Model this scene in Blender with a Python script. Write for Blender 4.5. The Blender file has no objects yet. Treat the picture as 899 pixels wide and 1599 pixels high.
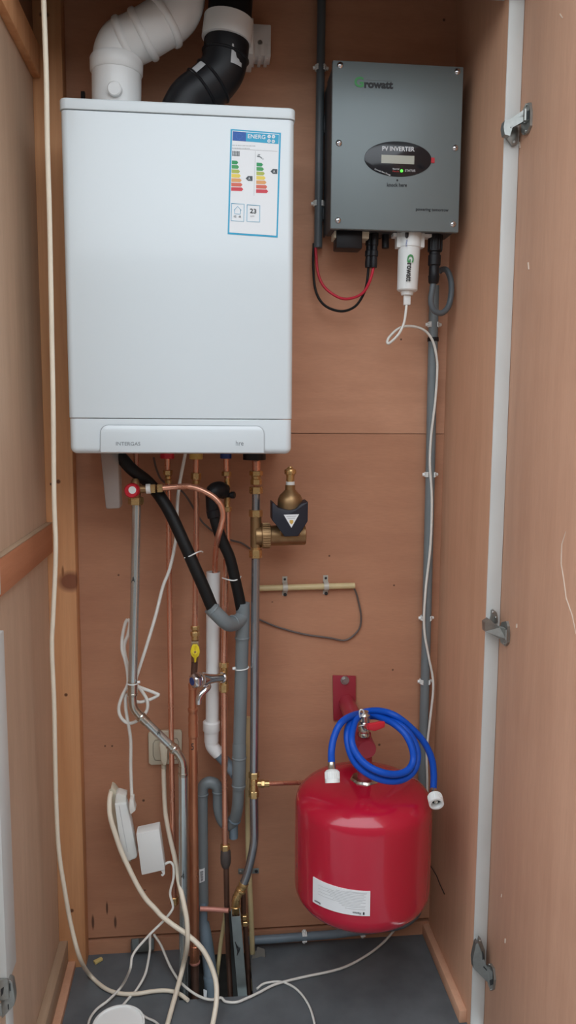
import bpy, bmesh, math, random
from mathutils import Vector, Matrix
random.seed(7)
C = bpy.context.scene.collection
PI = math.pi
# ------------------------------------------------------------------ camera model
F_, YAW, PITCH, ROLL, CD, CH = 1217.72, .102174689, .120383782, .00663720732, 1.85, 1.3409
_cy, _sy = math.cos(YAW), math.sin(YAW)
FW = Vector((_sy*math.cos(PITCH), _cy*math.cos(PITCH), -math.sin(PITCH)))
_r0 = Vector((_cy, -_sy, 0)); _u0 = _r0.cross(FW)
RT = _r0*math.cos(ROLL)+_u0*math.sin(ROLL)
UP = -_r0*math.sin(ROLL)+_u0*math.cos(ROLL)
CAM = Vector((0, -CD, CH))

def ray(px, py): return FW+RT*((px-449.5)/F_)-UP*((py-799.5)/F_)
def W(px, py, d=0.0):                 # point at distance d in front of the back wall
    v = ray(px, py); return CAM+v*((CD-d)/v.y)
def Wx(px, py, x):                    # point on the plane x = const
    v = ray(px, py); return CAM+v*(x/v.x)
def Wz(px, py, z=.004):               # point on a level plane
    v = ray(px, py); return CAM+v*((z-CH)/v.z)
def V(p): return p if isinstance(p, Vector) else W(*p)
def m(px, d=.1): return px*(CD-d)/F_  # pixels to metres at that distance

# ------------------------------------------------------------------ materials
def mat(name, col, rough=.5, metal=0.0, var=0.0, scale=20, stretch=(1, 1, 1), bump=0.0, col2=None, spec=.5, trans=0, emit=None, coat=0, rvar=0):
    M = bpy.data.materials.new(name); M.use_nodes = True
    n = M.node_tree.nodes; l = M.node_tree.links; b = n['Principled BSDF']
    b.inputs['Base Color'].default_value = (*col, 1); b.inputs['Roughness'].default_value = rough
    b.inputs['Metallic'].default_value = metal; b.inputs['Specular IOR Level'].default_value = spec
    if trans: b.inputs['Transmission Weight'].default_value = trans
    if coat: b.inputs['Coat Weight'].default_value = coat; b.inputs['Coat Roughness'].default_value = .08
    if emit: b.inputs['Emission Color'].default_value = (*emit[0], 1); b.inputs['Emission Strength'].default_value = emit[1]
    if var or bump or rvar:
        g = n.new('ShaderNodeNewGeometry'); mp = n.new('ShaderNodeMapping'); l.new(g.outputs['Position'], mp.inputs['Vector'])
        mp.inputs['Scale'].default_value = stretch
        t = n.new('ShaderNodeTexNoise'); t.inputs['Scale'].default_value = scale; t.inputs['Detail'].default_value = 6
        l.new(mp.outputs[0], t.inputs['Vector'])
        if var:
            r = n.new('ShaderNodeMapRange'); r.inputs[1].default_value = .3; r.inputs[2].default_value = .7; l.new(t.outputs['Fac'], r.inputs[0])
            mx = n.new('ShaderNodeMix'); mx.data_type = 'RGBA'
            c2 = col2 or tuple(c*(1-var) for c in col)
            mx.inputs[6].default_value = (*col, 1); mx.inputs[7].default_value = (*c2, 1)
            l.new(r.outputs[0], mx.inputs[0]); l.new(mx.outputs[2], b.inputs['Base Color'])
        if rvar:
            r2 = n.new('ShaderNodeMapRange'); r2.inputs[1].default_value = .3; r2.inputs[2].default_value = .7
            r2.inputs[3].default_value = max(.03, rough-rvar); r2.inputs[4].default_value = min(1, rough+rvar)
            l.new(t.outputs['Fac'], r2.inputs[0]); l.new(r2.outputs[0], b.inputs['Roughness'])
        if bump:
            bp = n.new('ShaderNodeBump'); bp.inputs['Strength'].default_value = bump; bp.inputs['Distance'].default_value = .002
            l.new(t.outputs['Fac'], bp.inputs['Height']); l.new(bp.outputs[0], b.inputs['Normal'])
    return M

def plywood(name, c1, c2, c3, stretch, rough=.6, knots=(), blotch=.5):
    """veneer: fine stretched grain, broad streaks, cloudy blotches, optional knots at world points"""
    M = bpy.data.materials.new(name); M.use_nodes = True
    n = M.node_tree.nodes; l = M.node_tree.links; b = n['Principled BSDF']
    b.inputs['Roughness'].default_value = rough; b.inputs['Specular IOR Level'].default_value = .3
    g = n.new('ShaderNodeNewGeometry')
    def noise(st, sc, det, dist=0):
        mp = n.new('ShaderNodeMapping'); mp.inputs['Scale'].default_value = st; l.new(g.outputs['Position'], mp.inputs['Vector'])
        t = n.new('ShaderNodeTexNoise'); t.inputs['Scale'].default_value = sc; t.inputs['Detail'].default_value = det; t.inputs['Distortion'].default_value = dist
        l.new(mp.outputs[0], t.inputs['Vector'])
        r = n.new('ShaderNodeMapRange'); r.inputs[1].default_value = .32; r.inputs[2].default_value = .68; l.new(t.outputs['Fac'], r.inputs[0])
        return r.outputs[0]
    def mix(f, a, bb):
        x = n.new('ShaderNodeMix'); x.data_type = 'RGBA'; l.new(f, x.inputs[0])
        for s, v in ((6, a), (7, bb)):
            if isinstance(v, tuple): x.inputs[s].default_value = (*v, 1)
            else: l.new(v, x.inputs[s])
        return x.outputs[2]
    def scaled(s, k):
        q = n.new('ShaderNodeMath'); q.operation = 'MULTIPLY'; q.inputs[1].default_value = k; l.new(s, q.inputs[0]); return q.outputs[0]
    col = mix(noise(stretch, 9, 5, .4), c1, c2)
    col = mix(scaled(noise((1, 1, 1), 3.2, 3, .6), blotch), col, c3)
    fine = noise(tuple(s*1.0 for s in stretch), 90, 4)
    col = mix(scaled(fine, .16), col, tuple(c*.62 for c in c1))
    for (k, rad, kc, sq) in knots:
        su = n.new('ShaderNodeVectorMath'); su.operation = 'SUBTRACT'; su.inputs[1].default_value = k; l.new(g.outputs['Position'], su.inputs[0])
        mu = n.new('ShaderNodeVectorMath'); mu.operation = 'MULTIPLY'; mu.inputs[1].default_value = sq; l.new(su.outputs[0], mu.inputs[0])
        le = n.new('ShaderNodeVectorMath'); le.operation = 'LENGTH'; l.new(mu.outputs[0], le.inputs[0])
        r = n.new('ShaderNodeMapRange'); r.inputs[1].default_value = rad*.55; r.inputs[2].default_value = rad; r.inputs[3].default_value = .9; r.inputs[4].default_value = 0
        l.new(le.outputs['Value'], r.inputs[0]); col = mix(r.outputs[0], col, kc)
    l.new(col, b.inputs['Base Color'])
    bp = n.new('ShaderNodeBump'); bp.inputs['Strength'].default_value = .12; bp.inputs['Distance'].default_value = .001
    l.new(fine, bp.inputs['Height']); l.new(bp.outputs[0], b.inputs['Normal'])
    return M

kn = lambda px, py, d, r, c=(.10, .035, .018), sq=(1, 1, 1): (tuple(W(px, py, d)), r, c, sq)
bk = [kn(x, y, 0, r, (.09, .045, .03), sq) for x, y, r, sq in [
    (425, 940, .003, (1, 1, 2)), (514, 868, .003, (1, 1, 1)), (615, 914, .003, (1, 1, 1)), (180, 1440, .012, (3, 1, .6)), (167, 1418, .010, (3, 1, .5)),
    (145, 1440, .012, (3, 1, .5)), (592, 1163, .004, (1, 1, 1)), (613, 1046, .003, (1, 1, 1)), (185, 898, .003, (1, 1, 1)), (626, 530, .003, (1, 1, 1)),
    (693, 31, .004, (1, 1, 1)), (175, 1165, .003, (1, 1, 1)), (164, 1165, .003, (1, 1, 1)), (224, 1250, .004, (1, 1, 1)), (226, 1390, .004, (1, 1, 2))]]
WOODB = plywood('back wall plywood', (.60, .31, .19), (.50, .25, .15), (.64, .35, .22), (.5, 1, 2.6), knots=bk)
WOODB2 = plywood('lower back sheet', (.52, .258, .152), (.44, .21, .125), (.56, .285, .168), (.5, 1, 2.6), knots=bk)  # darker than the upper sheet: downward light falloff put into the colour
WOODR = plywood('right wall plywood', (.68, .39, .25), (.60, .33, .205), (.71, .42, .28), (3.2, 3.2, .28))
WOODD = plywood('door plywood', (.60, .34, .225), (.52, .285, .185), (.64, .375, .25), (3.2, 3.2, .25))
WOODL = plywood('left wall plywood', (.62, .44, .31), (.52, .36, .25), (.56, .38, .265), (3, 3, .3),
    knots=[kn(36, 1500, .35, .03, (.16, .08, .045), (3, .35, .8)), kn(22, 955, .4, .03, (.22, .13, .08), (3, .35, .8))])
PINE = plywood('pine post', (.74, .40, .205), (.58, .27, .12), (.68, .33, .145), (5, 5, .22), knots=[kn(110, 908, .045, .034, (.20, .065, .035), (1, 1, 1.2)),
    kn(91, 752, .045, .006), (tuple(W(80, 756, .045)), .004, (.06, .03, .02), (1, 1, 1)), kn(112, 1422, .045, .006), kn(103, 1085, .045, .005), kn(69, 23, .045, .012, (.09, .03, .02), (1, 1, 1.6)),
    kn(98, 893, .045, .010, (.25, .10, .04), (3, 1, .6))])
BATTEN = plywood('rough batten wood', (.50, .21, .11), (.42, .165, .08), (.46, .185, .09), (6, .4, 6))
BATTENTOP = plywood('grey-brown planed batten', (.46, .33, .225), (.38, .26, .17), (.42, .29, .19), (6, .4, 6))
DARKW = plywood('shaded upper wood', (.25, .13, .075), (.2, .1, .055), (.22, .12, .07), (3, 3, .3))  # dark tone carries the upper left wall's shade; ceiling shares it
FLOORM = mat('grey floor sheet', (.14, .157, .168), .62, var=.35, scale=9, bump=.15, rvar=.12)
GROUND = mat('outdoor paving', (.30, .29, .28), .85, var=.3, scale=4)
PAINT = mat('white painted frame', (.66, .68, .66), .42, var=.12, scale=12, stretch=(1, 1, .4))
CASE = mat('white enamelled steel', (.69, .755, .78), .22, var=.02, scale=3, coat=.25)
CASE2 = mat('white plastic panel', (.67, .73, .75), .32)
SEAM = mat('grey panel seam', (.36, .39, .41), .5)
WPVC = mat('white pvc', (.80, .81, .80), .38, var=.04, scale=20)
WPLA = mat('white plastic', (.80, .82, .80), .4)
CREAM = mat('cream cable sheath', (.86, .78, .63), .45, var=.08, scale=30)
OFFW = mat('off white cable sheath', (.80, .79, .73), .45, var=.08, scale=30)
BEIGE = mat('beige plastic', (.62, .57, .44), .4)
YCON = mat('yellow cream conduit', (.66, .54, .29), .45, var=.12, scale=30)
GPVC = mat('grey pvc', (.185, .215, .225), .42, var=.12, scale=15)
GPVCD = mat('dark grey conduit', (.105, .125, .138), .42, var=.1, scale=14)
BPVC = mat('blue grey pvc', (.17, .225, .27), .45, var=.2, scale=15)
BLACK = mat('black plastic', (.010, .010, .012), .42, spec=.3)
RUBBER = mat('black hose rubber', (.010, .010, .010), .5, var=.2, scale=60, spec=.25)
COPPER = mat('copper', (.90, .45, .31), .25, .82, var=.25, scale=25, stretch=(1, 1, .5), rvar=.1)
COPPERD = mat('tarnished copper', (.68, .29, .16), .34, .75, var=.35, scale=20, stretch=(1, 1, .4), rvar=.1)
BROWNP = mat('dull brown pipe', (.16, .085, .06), .5, .6, var=.3, scale=30)
COPPERM = mat('matt painted copper', (.62, .27, .21), .5, .3, var=.15, scale=30)
BRASS = mat('brass', (.68, .45, .20), .28, .85, var=.2, scale=60, rvar=.08)
BRONZE = mat('cast bronze', (.36, .22, .105), .42, .8, var=.25, scale=40, rvar=.1)
BRASSM = mat('pale nickel brass', (.55, .44, .30), .35, .9)
STEEL = mat('galvanised steel tube', (.60, .67, .68), .20, .88, var=.04, scale=18, stretch=(1, 1, .3), rvar=.05)
STEELD = mat('dark steel tube', (.38, .40, .43), .22, .88, var=.05, scale=18, stretch=(1, 1, .3))
PRESS = mat('press fitting steel', (.58, .56, .50), .24, 1)
GALV = mat('dull galvanised sheet', (.34, .40, .40), .5, .6, var=.25, scale=25)
SADD = mat('pale zinc strap', (.52, .50, .44), .45, .2)
CHROME = mat('chrome', (.70, .70, .72), .12, 1)
HINGE = mat('nickel hinge steel', (.36, .37, .35), .38, .75, var=.2, scale=80)
ZINC = mat('zinc screw', (.55, .55, .53), .35, 1)
ALU = mat('grey painted aluminium', (.185, .222, .228), .42, .15)
HEAT = mat('dark heat sink', (.05, .055, .06), .5, .3)
RED = mat('red enamel', (.47, .008, .033), .20, coat=.45, spec=.45)
REDB = mat('red painted bracket', (.33, .028, .045), .38)
REDP = mat('red plastic', (.55, .015, .03), .35)
REDW = mat('red wire', (.55, .02, .045), .4)
YEL = mat('yellow plastic', (.80, .63, .02), .35)
YELB = mat('yellow gas collar', (.62, .40, .10), .4)
BLUE = mat('blue hose', (.003, .075, .47), .42, spec=.3)
DBLUE = mat('dark blue plastic', (.01, .035, .17), .35)
TRANSL = mat('translucent plastic', (.75, .72, .68), .45, trans=.75)
INK = mat('black ink', (.02, .022, .025), .6)
GREYINK = mat('grey print', (.20, .22, .23), .6)
PAPER = mat('label paper', (.80, .82, .83), .45)
STICK = mat('grey sticker', (.50, .51, .52), .5)
LCY = mat('cyan print', (.02, .36, .58), .45)
LBL = mat('dark blue print', (.01, .09, .38), .45)
LCD = mat('lcd glass', (.42, .43, .36), .25)
LEDG = mat('green led', (.1, .8, .1), .3, emit=((.12, 1, .05), .8))
GREENP = mat('green print', (.05, .28, .08), .5)
WINK = mat('white print', (.72, .74, .76), .5)
GLOSSB = mat('glossy black film', (.012, .013, .017), .14)
CHIP = mat('yellow wood chip', (.62, .48, .18), .6)
FOIL = mat('clear crumpled film', (.45, .43, .38), .25, trans=.6)
NAVY = mat('navy rubber holder', (.012, .014, .024), .5)
DARKWIRE = mat('dark wire', (.05, .032, .028), .5)
WIREG = mat('brown grey wire', (.12, .095, .085), .5)

# ------------------------------------------------------------------ mesh helpers
class MB:
    def __init__(s): s.bm = bmesh.new()
    def tube(s, pts, r, n=16, sm=0, caps=True):
        P = [V(p).copy() for p in pts]
        R = list(r) if isinstance(r, (list, tuple)) else [r]*len(P)
        if sm:
            Q, S = [], []
            for i in range(len(P)-1):
                a, b = P[i], P[i+1]
                p0 = P[i-1] if i else a+(a-b); p3 = P[i+2] if i+2 < len(P) else b+(b-a)
                for k in range(sm):
                    t = k/sm
                    Q.append(.5*((2*a)+(b-p0)*t+(2*p0-5*a+4*b-p3)*t*t+(3*a-p0-3*b+p3)*t**3)); S.append(R[i]*(1-t)+R[i+1]*t)
            Q.append(P[-1]); S.append(R[-1]); P, R = Q, S
        T = []
        for i in range(len(P)):
            t = (P[min(i+1, len(P)-1)]-P[max(i-1, 0)])
            T.append(t.normalized() if t.length > 1e-9 else (T[-1] if T else Vector((0, 0, 1))))
        nrm = T[0].orthogonal().normalized(); rings = []
        for i, p in enumerate(P):
            if i:
                ax = T[i-1].cross(T[i])
                if ax.length > 1e-7: nrm = Matrix.Rotation(T[i-1].angle(T[i]), 3, ax.normalized()) @ nrm
                nrm = (nrm-T[i]*nrm.dot(T[i])).normalized()
            b = T[i].cross(nrm)
            rings.append([s.bm.verts.new(p+(nrm*math.cos(2*PI*k/n)+b*math.sin(2*PI*k/n))*R[i]) for k in range(n)])
        for a, b in zip(rings, rings[1:]):
            for k in range(n): s.bm.faces.new((a[k], a[(k+1) % n], b[(k+1) % n], b[k]))
        if caps: s.bm.faces.new(rings[0][::-1]); s.bm.faces.new(rings[-1])
        return s
    def lathe(s, base, axis, prof, n=32, flat=None):
        base = V(base); ax = Vector(axis).normalized(); a = ax.orthogonal().normalized()
        if flat: a = (Vector(flat)-ax*Vector(flat).dot(ax)).normalized()
        b = ax.cross(a); rings = []
        for t, r in prof:
            if r < 1e-6: rings.append([s.bm.verts.new(base+ax*t)])
            else: rings.append([s.bm.verts.new(base+ax*t+(a*math.cos(2*PI*k/n)+b*math.sin(2*PI*k/n))*r) for k in range(n)])
        for p, q in zip(rings, rings[1:]):
            for k in range(n):
                k2 = (k+1) % n
                if len(p) == 1 and len(q) == 1: continue
                if len(p) == 1: s.bm.faces.new((p[0], q[k2], q[k]))
                elif len(q) == 1: s.bm.faces.new((p[k], p[k2], q[0]))
                else: s.bm.faces.new((p[k], p[k2], q[k2], q[k]))
        if len(rings[0]) > 1: s.bm.faces.new(rings[0][::-1])
        if len(rings[-1]) > 1: s.bm.faces.new(rings[-1])
        return s
    def cyl(s, p0, p1, r0, r1=None, n=24, ch=0):
        p0, p1 = V(p0), V(p1); L = (p1-p0).length; r1 = r0 if r1 is None else r1
        if ch: pr = [(0, r0-ch), (ch, r0), (L-ch, r1), (L, r1-ch)]
        else: pr = [(0, r0), (L, r1)]
        return s.lathe(p0, p1-p0, pr, n)
    def hex(s, p0, p1, r, ch=.0012):
        p0, p1 = V(p0), V(p1); L = (p1-p0).length
        return s.lathe(p0, p1-p0, [(0, r-ch), (ch, r), (L-ch, r), (L, r-ch)], 6, flat=(.5, -.87, .1) if abs((p1-p0).normalized().z) > .5 else (0, -.5, .87))
    def box(s, lo, hi, bev=0, seg=2, rot=None):
        lo, hi = Vector(lo), Vector(hi); c = (lo+hi)/2
        t = bmesh.new(); bmesh.ops.create_cube(t, size=1)
        for v in t.verts: v.co = Vector((v.co.x*(hi.x-lo.x), v.co.y*(hi.y-lo.y), v.co.z*(hi.z-lo.z)))
        if bev: bmesh.ops.bevel(t, geom=list(t.edges), offset=bev, segments=seg, profile=.5, affect='EDGES')
        for v in t.verts: v.co = c+(rot @ v.co if rot else v.co)
        return s.merge(t)
    def merge(s, t):
        mp = {v: s.bm.verts.new(v.co) for v in t.verts}
        for f in t.faces: s.bm.faces.new([mp[v] for v in f.verts])
        t.free(); return s
    def prism(s, pts, vec, bev=0):        # closed outline extruded by vec
        t = bmesh.new(); a = [t.verts.new(V(p)) for p in pts]; f = t.faces.new(a); f.normal_update()
        vec = Vector(vec)
        r = bmesh.ops.extrude_face_region(t, geom=[f])
        for v in r['geom']:
            if isinstance(v, bmesh.types.BMVert): v.co += vec
        bmesh.ops.recalc_face_normals(t, faces=t.faces)
        if bev: bmesh.ops.bevel(t, geom=list(t.edges), offset=bev, segments=2, profile=.5, affect='EDGES')
        return s.merge(t)
    def plate(s, pxs, d, th, bev=0):      # outline facing the room: front face at d, thickness th towards the wall
        return s.prism([W(x, y, d) for x, y in pxs], (0, th, 0), bev)
    def ellipsoid(s, c, rad, n=20):
        t = bmesh.new(); bmesh.ops.create_uvsphere(t, u_segments=n, v_segments=n//2, radius=1)
        for v in t.verts: v.co = V(c)+Vector((v.co.x*rad[0], v.co.y*rad[1], v.co.z*rad[2]))
        return s.merge(t)

def wloc(o):
    p = Vector(o.location); q = o.parent
    while q: p += q.location; q = q.parent
    return p
def mk(name, mb, mt, parent=None, ang=40, kind=None):
    me = bpy.data.meshes.new(name); bm = mb.bm
    bmesh.ops.recalc_face_normals(bm, faces=bm.faces)
    for f in bm.faces: f.smooth = True
    zs = [v.co.z for v in bm.verts]; xs = [v.co.x for v in bm.verts]; ys = [v.co.y for v in bm.verts]
    org = Vector(((min(xs)+max(xs))/2, (min(ys)+max(ys))/2, min(zs)))
    for v in bm.verts: v.co -= org
    bm.to_mesh(me); bm.free(); me.set_sharp_from_angle(angle=math.radians(ang))
    me.materials.append(mt)
    o = bpy.data.objects.new(name, me); C.objects.link(o)
    if parent: o.parent = parent; o.location = org-wloc(parent)
    else: o.location = org
    if kind: o['kind'] = kind
    return o
def tag(o, label, cat, group=None):
    o['label'] = label; o['category'] = cat
    if group: o['group'] = group
    return o
def thing(name, base, label, cat, group=None):
    o = bpy.data.objects.new(name, None); C.objects.link(o); o.location = V(base); o.empty_display_size = .03
    return tag(o, label, cat, group)
def lab(o, t): o['label'] = t; return o
def struct(name, mb, mt): return mk(name, mb, mt, kind='structure')
def text(s, bl, br, tl, mt, parent, name='lettering', bold=0.0, th=.0004, font_shear=0):
    cu = bpy.data.curves.new('t', 'FONT'); cu.body = s; cu.resolution_u = 3; cu.offset = bold; cu.shear = font_shear
    o = bpy.data.objects.new('t', cu); C.objects.link(o)
    dg = bpy.context.evaluated_depsgraph_get(); dg.update()
    me = bpy.data.meshes.new_from_object(o.evaluated_get(dg)); bpy.data.objects.remove(o)
    vs = [v.co.copy() for v in me.vertices]; x0, x1 = min(v.x for v in vs), max(v.x for v in vs); y0, y1 = min(v.y for v in vs), max(v.y for v in vs)
    bl, br, tl = V(bl), V(br), V(tl); R, U = br-bl, tl-bl; nn = R.cross(U).normalized()
    mb = MB(); fr = [mb.bm.verts.new(bl+R*((v.x-x0)/(x1-x0))+U*((v.y-y0)/(y1-y0))) for v in vs]
    for p in me.polygons:
        try: mb.bm.faces.new([fr[i] for i in p.vertices])
        except ValueError: pass
    r = bmesh.ops.extrude_face_region(mb.bm, geom=list(mb.bm.faces))
    for v in r['geom']:
        if isinstance(v, bmesh.types.BMVert): v.co += nn*th
    bpy.data.meshes.remove(me)
    return mk(name, mb, mt, parent)
def textbox(s, x0, y0, x1, y1, d, mt, parent, slope=0.0, **k):   # px box, optional slope in px of right end
    return text(s, (x0, y1, d), (x1, y1+slope, d), (x0, y0, d), mt, parent, **k)
def circ(px, py, r, n=24, ry=None, a0=0): return [(px+r*math.cos(2*PI*k/n+a0), py+(ry or r)*math.sin(2*PI*k/n+a0)) for k in range(n)]
def disc(px, py, r, d, th): return MB().cyl((px, py, d-th), W(px, py, d-th)+Vector((0, -th, 0)), m(r, d), n=20, ch=min(.0008, th*.3))
def tie(pts, r, parent, name='cable_tie', label=None):
    o = mk(name, MB().tube(pts, r, 8, sm=5), WPLA, parent)
    return o
def ringtie(px, py, d, rpx, w=.0028, tilt=0):     # a loop round an upright pipe
    c = W(px, py, d); R = m(rpx, d)+.0012
    return MB().tube([c+Vector((R*math.cos(a), R*math.sin(a), tilt*R*math.cos(a))) for a in [2*PI*k/24 for k in range(25)]], w/2, 8)

# ------------------------------------------------------------------ the cupboard
XR, XL = .568, -.3675
FY, FH = -3.1, 2.25
ZT = 2.36
b = MB(); zs1, zs2 = 1.3043, .0415
b.box((XL-.02, 0, zs1+.0008), (XR+.02, .018, ZT)); b.box((XL-.02, .0185, -.3), (XR+.02, .03, ZT))
struct('wall_back', b, WOODB)
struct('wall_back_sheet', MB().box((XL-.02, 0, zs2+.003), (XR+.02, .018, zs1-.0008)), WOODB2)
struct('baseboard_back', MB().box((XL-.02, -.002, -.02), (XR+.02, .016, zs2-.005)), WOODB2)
struct('wall_right', MB().box((XR, -.3246, -.02), (XR+.0048, .03, ZT)).box((XR+.0049, -.299, -.02), (XR+.018, .03, ZT)), WOODR)
struct('wall_left', MB().box((XL-.018, -.62, -.02), (XL, .03, ZT)), WOODL)
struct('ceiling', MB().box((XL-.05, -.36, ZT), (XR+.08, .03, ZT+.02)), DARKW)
# floor sheet with the hole the pipes go down through
hp = [Wz(278, 1483, 0), Wz(279, 1562, 0), Wz(385, 1560, 0), Wz(413, 1476, 0)]
hx0, hx1, hy0 = hp[1].x, hp[2].x, hp[1].y
fl = MB()
FL = -.66
fl.box((XL, FL, -.02), (hx0, 0, 0)); fl.box((hx1+.016, FL, -.02), (XR, 0, 0)); fl.box((hx0, FL, -.02), (hx1+.016, hy0, 0))
struct('floor', fl, FLOORM)
b = MB(); b.box((XL-.1, -.66, -.32), (XR+.1, .03, -.30)); b.box((XL-.1, .001, -.30), (XR+.1, .03, -.021)); b.box((hx0-.03, -.3, -.3), (hx0-.01, .0, -.021)); b.box((hx1+.03, -.3, -.3), (hx1+.05, .0, -.021))
struct('floor_cavity', b, mat('dark earth', (.05, .045, .04), .9, var=.4, scale=30))
g = MB(); g.box((-8, -12, -.14), (8, FL-.001, -.12)); struct('ground', g, GROUND)
struct('added_eaves', MB().box((-1.6, -.75, 2.40), (1.8, .03, 2.43), .002), PAINT)      # unseen eaves board, added to darken the cupboard's top
struct('added_wall', MB().box((-6, FY-.12, -.12), (6, FY, FH)), mat('added yard wall', (.16, .13, .11), .85, var=.3, scale=6))   # unseen wall added across the yard to dim the low daylight
# corner post, battens, boards of the left side
xp = -.305
struct('trim_1', MB().box((XL, -.045, .0), (xp, 0, ZT), .0015), PINE)
xb = -.3545
struct('trim_2', MB().box((XL, -.50, 1.032), (xb, -.045, 1.0985), .002), BATTEN)
struct('trim_3', MB().box((XL, -.50, 1.0985), (xb, -.045, 1.1015), .0007), BATTENTOP)  # paler, greyer strip along the batten's top
za, zb = W(50, 122, .045).z, W(63, 72, .045).z
struct('trim_4', MB().box((XL, -.60, za), (W(63, 100, .045).x, -.045, zb), .002), PINE)
struct('trim_5', MB().box((XL, -.60, zb), (XL+.004, -.045, ZT), .0005), DARKW)  # upper left wall, its shade painted as a darker sheet
zc = W(93, 1469, .045).z
struct('trim_6', MB().box((XL, -.62, .018), (W(106, 1470, .045).x, -.045, zc), .002), BATTENTOP)
struct('trim_7', MB().box((XL, -.62, 0), (W(118, 1500, .045).x, -.045, .018), .0015), WOODR)
zr = W(650, 1450, 0).z
struct('trim_8', MB().box((XR-.018, -.305, 0), (XR, 0, .03), .002), WOODR)
# white frame, right: front stile
df = .3286; xs = .5985
struct('trim_9', MB().box((XR, -df, -.02), (xs-.0003, -df+.004, ZT), .0018).box((XR+.005, -df+.003, -.02), (xs-.0003, -.30, ZT), .001), PAINT)
struct('trim_10', MB().box((XL-.02, -df-.03, 2.135), (xs+.03, -.30, ZT+.02), .0015), PAINT)
# white frame, left: two blocks with a notch
xi = XL+.013
def fr(y0, y1, za, zb): return MB().box((XL-.08, y0, za), (xi, y1, zb), .0015)
zt1 = Wx(2, 928, xi).z; zt2 = Wx(4, 986, xi).z; zt3 = Wx(14, 1535, xi).z
struct('trim_11', fr(-.555, -.497, zt1, ZT), PAINT)
struct('trim_12', fr(-.555, -.488, zt3, zt2), PAINT)
struct('trim_13', MB().box((XL-.06, -.525, -.02), (XL+.004, -.488, zt3-.03), .001), PAINT)
# the open right-hand door
dr = MB().box((xs, -df-.62, .0), (xs+.018, -df+.022, 2.17), .001)
door = struct('door_1', dr, WOODD)
chipm = mat('pale bare scratch', (.62, .50, .40), .7)
for pts, w in [([(883, 830), (877, 850), (876, 880), (880, 905), (884, 935), (893, 960), (899, 990)], .0011), ([(824.5, 410), (825.5, 421)], .0016), ([(811, 222), (812, 231)], .0014), ([(807, 974), (806.5, 980)], .0018),
               ([(789, 1466), (788.5, 1472)], .0018), ([(874, 22), (878, 28)], .001), ([(783, 1396), (782.5, 1401)], .001)]:
    mk('scratch', MB().tube([Wx(x, y, xs-.0003) for x, y in pts], [w*.4]+[w]*(len(pts)-2)+[w*.4] if len(pts) > 2 else w, 6), chipm, door)

# ------------------------------------------------------------------ boiler
BD = .259
x0, x1 = -.2771, .1729; zb0, zt0 = 1.2668, 1.9386
zl = W(92, 170, BD).z; zs = W(110, 653, BD).z
def roundbox(lo, hi, rv, rb=0, rt=0):
    t = bmesh.new(); bmesh.ops.create_cube(t, size=1); lo, hi = Vector(lo), Vector(hi); c = (lo+hi)/2
    for v in t.verts: v.co = Vector((c.x+v.co.x*(hi.x-lo.x), c.y+v.co.y*(hi.y-lo.y), c.z+v.co.z*(hi.z-lo.z)))
    ed = [e for e in t.edges if all(abs(v.co.y-lo.y) < 1e-6 for v in e.verts) and abs(e.verts[0].co.z-e.verts[1].co.z) > 1e-5]
    bmesh.ops.bevel(t, geom=ed, offset=rv, segments=6, profile=.5, affect='EDGES')
    for zz, r in ((lo.z, rb), (hi.z, rt)):
        if r:
            ed = [e for e in t.edges if all(abs(v.co.z-zz) < 1e-6 for v in e.verts) and not all(abs(v.co.y-hi.y) < 1e-6 for v in e.verts)]
            bmesh.ops.bevel(t, geom=ed, offset=r, segments=5, profile=.5, affect='EDGES')
    return t
boil = thing('boiler', Vector(((x0+x1)/2, -.13, zb0)), 'big white wall-hung combi boiler with an energy sticker on its front', 'boiler')
mk('casing', MB().merge(roundbox((x0+.002, -BD, zs+.0007), (x1-.002, 0, zl-.0007), .013, .0012, .0012)), CASE, boil, ang=50)
mk('lid', MB().merge(roundbox((x0, -BD-.002, zl+.0007), (x1, 0, zt0), .014, .001, .004)), CASE2, boil, ang=50)
mk('lower_panel', MB().merge(roundbox((x0+.003, -BD, zb0), (x1-.003, 0, zs-.0007), .014, .013, .0012)), CASE, boil, ang=50)
# flap
fo = [(157, 706), (157, 677)] + [(157+12-12*math.cos(a), 676-12*math.sin(a)) for a in [k*PI/12 for k in range(7)]] + [(400, 665.5)] + [(400+12*math.sin(a), 677.5-12*math.cos(a)) for a in [k*PI/12 for k in range(7)]] + [(412, 707)]
flap = mk('flap', MB().plate(fo, BD+.0022, .004, .0006), CASE, boil)
mk('flap_seam', MB().tube([W(x, y, BD+.0012) for x, y in fo], .0011, 6), SEAM, flap)
textbox('INTERGAS', 181, 690, 219, 695.6, BD+.0023, GREYINK, flap, slope=.3)
text('hre', (368, 696, BD+.0023), (380, 696, BD+.0023), (368, 688, BD+.0023), GREYINK, flap, name='model_lettering')
# energy sticker (crop units -> px)
def L(cx, cy): return (340+cx/7.49, 180+cy/7.49)
ed0 = BD+.0006
est = mk('energy_label', MB().plate([L(150, 160), L(738, 205), L(700, 1430), L(115, 1390)], ed0, .0004), LCY, boil)
lab(est, 'energy sticker with a blue border, coloured rating arrows and the number 23')
mk('sticker_face', MB().plate([L(168, 178), L(718, 220), L(683, 1408), L(134, 1370)], ed0+.0003, .0003), PAPER, est)
e1 = ed0+.0006
mk('flag_panel', MB().plate([L(175, 187), L(330, 198), L(328, 305), L(172, 295)], e1, .0003), LBL, est)
mk('header_band', MB().plate([L(330, 198), L(714, 227), L(709, 336), L(328, 305)], e1, .0003), LCY, est)
stars = MB()
for k in range(12):
    a = 2*PI*k/12; stars.plate([L(x, y) for x, y in circ(251+34*math.cos(a), 246+34*math.sin(a)*.95, 5, 6)], e1+.0002, .0002)
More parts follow.
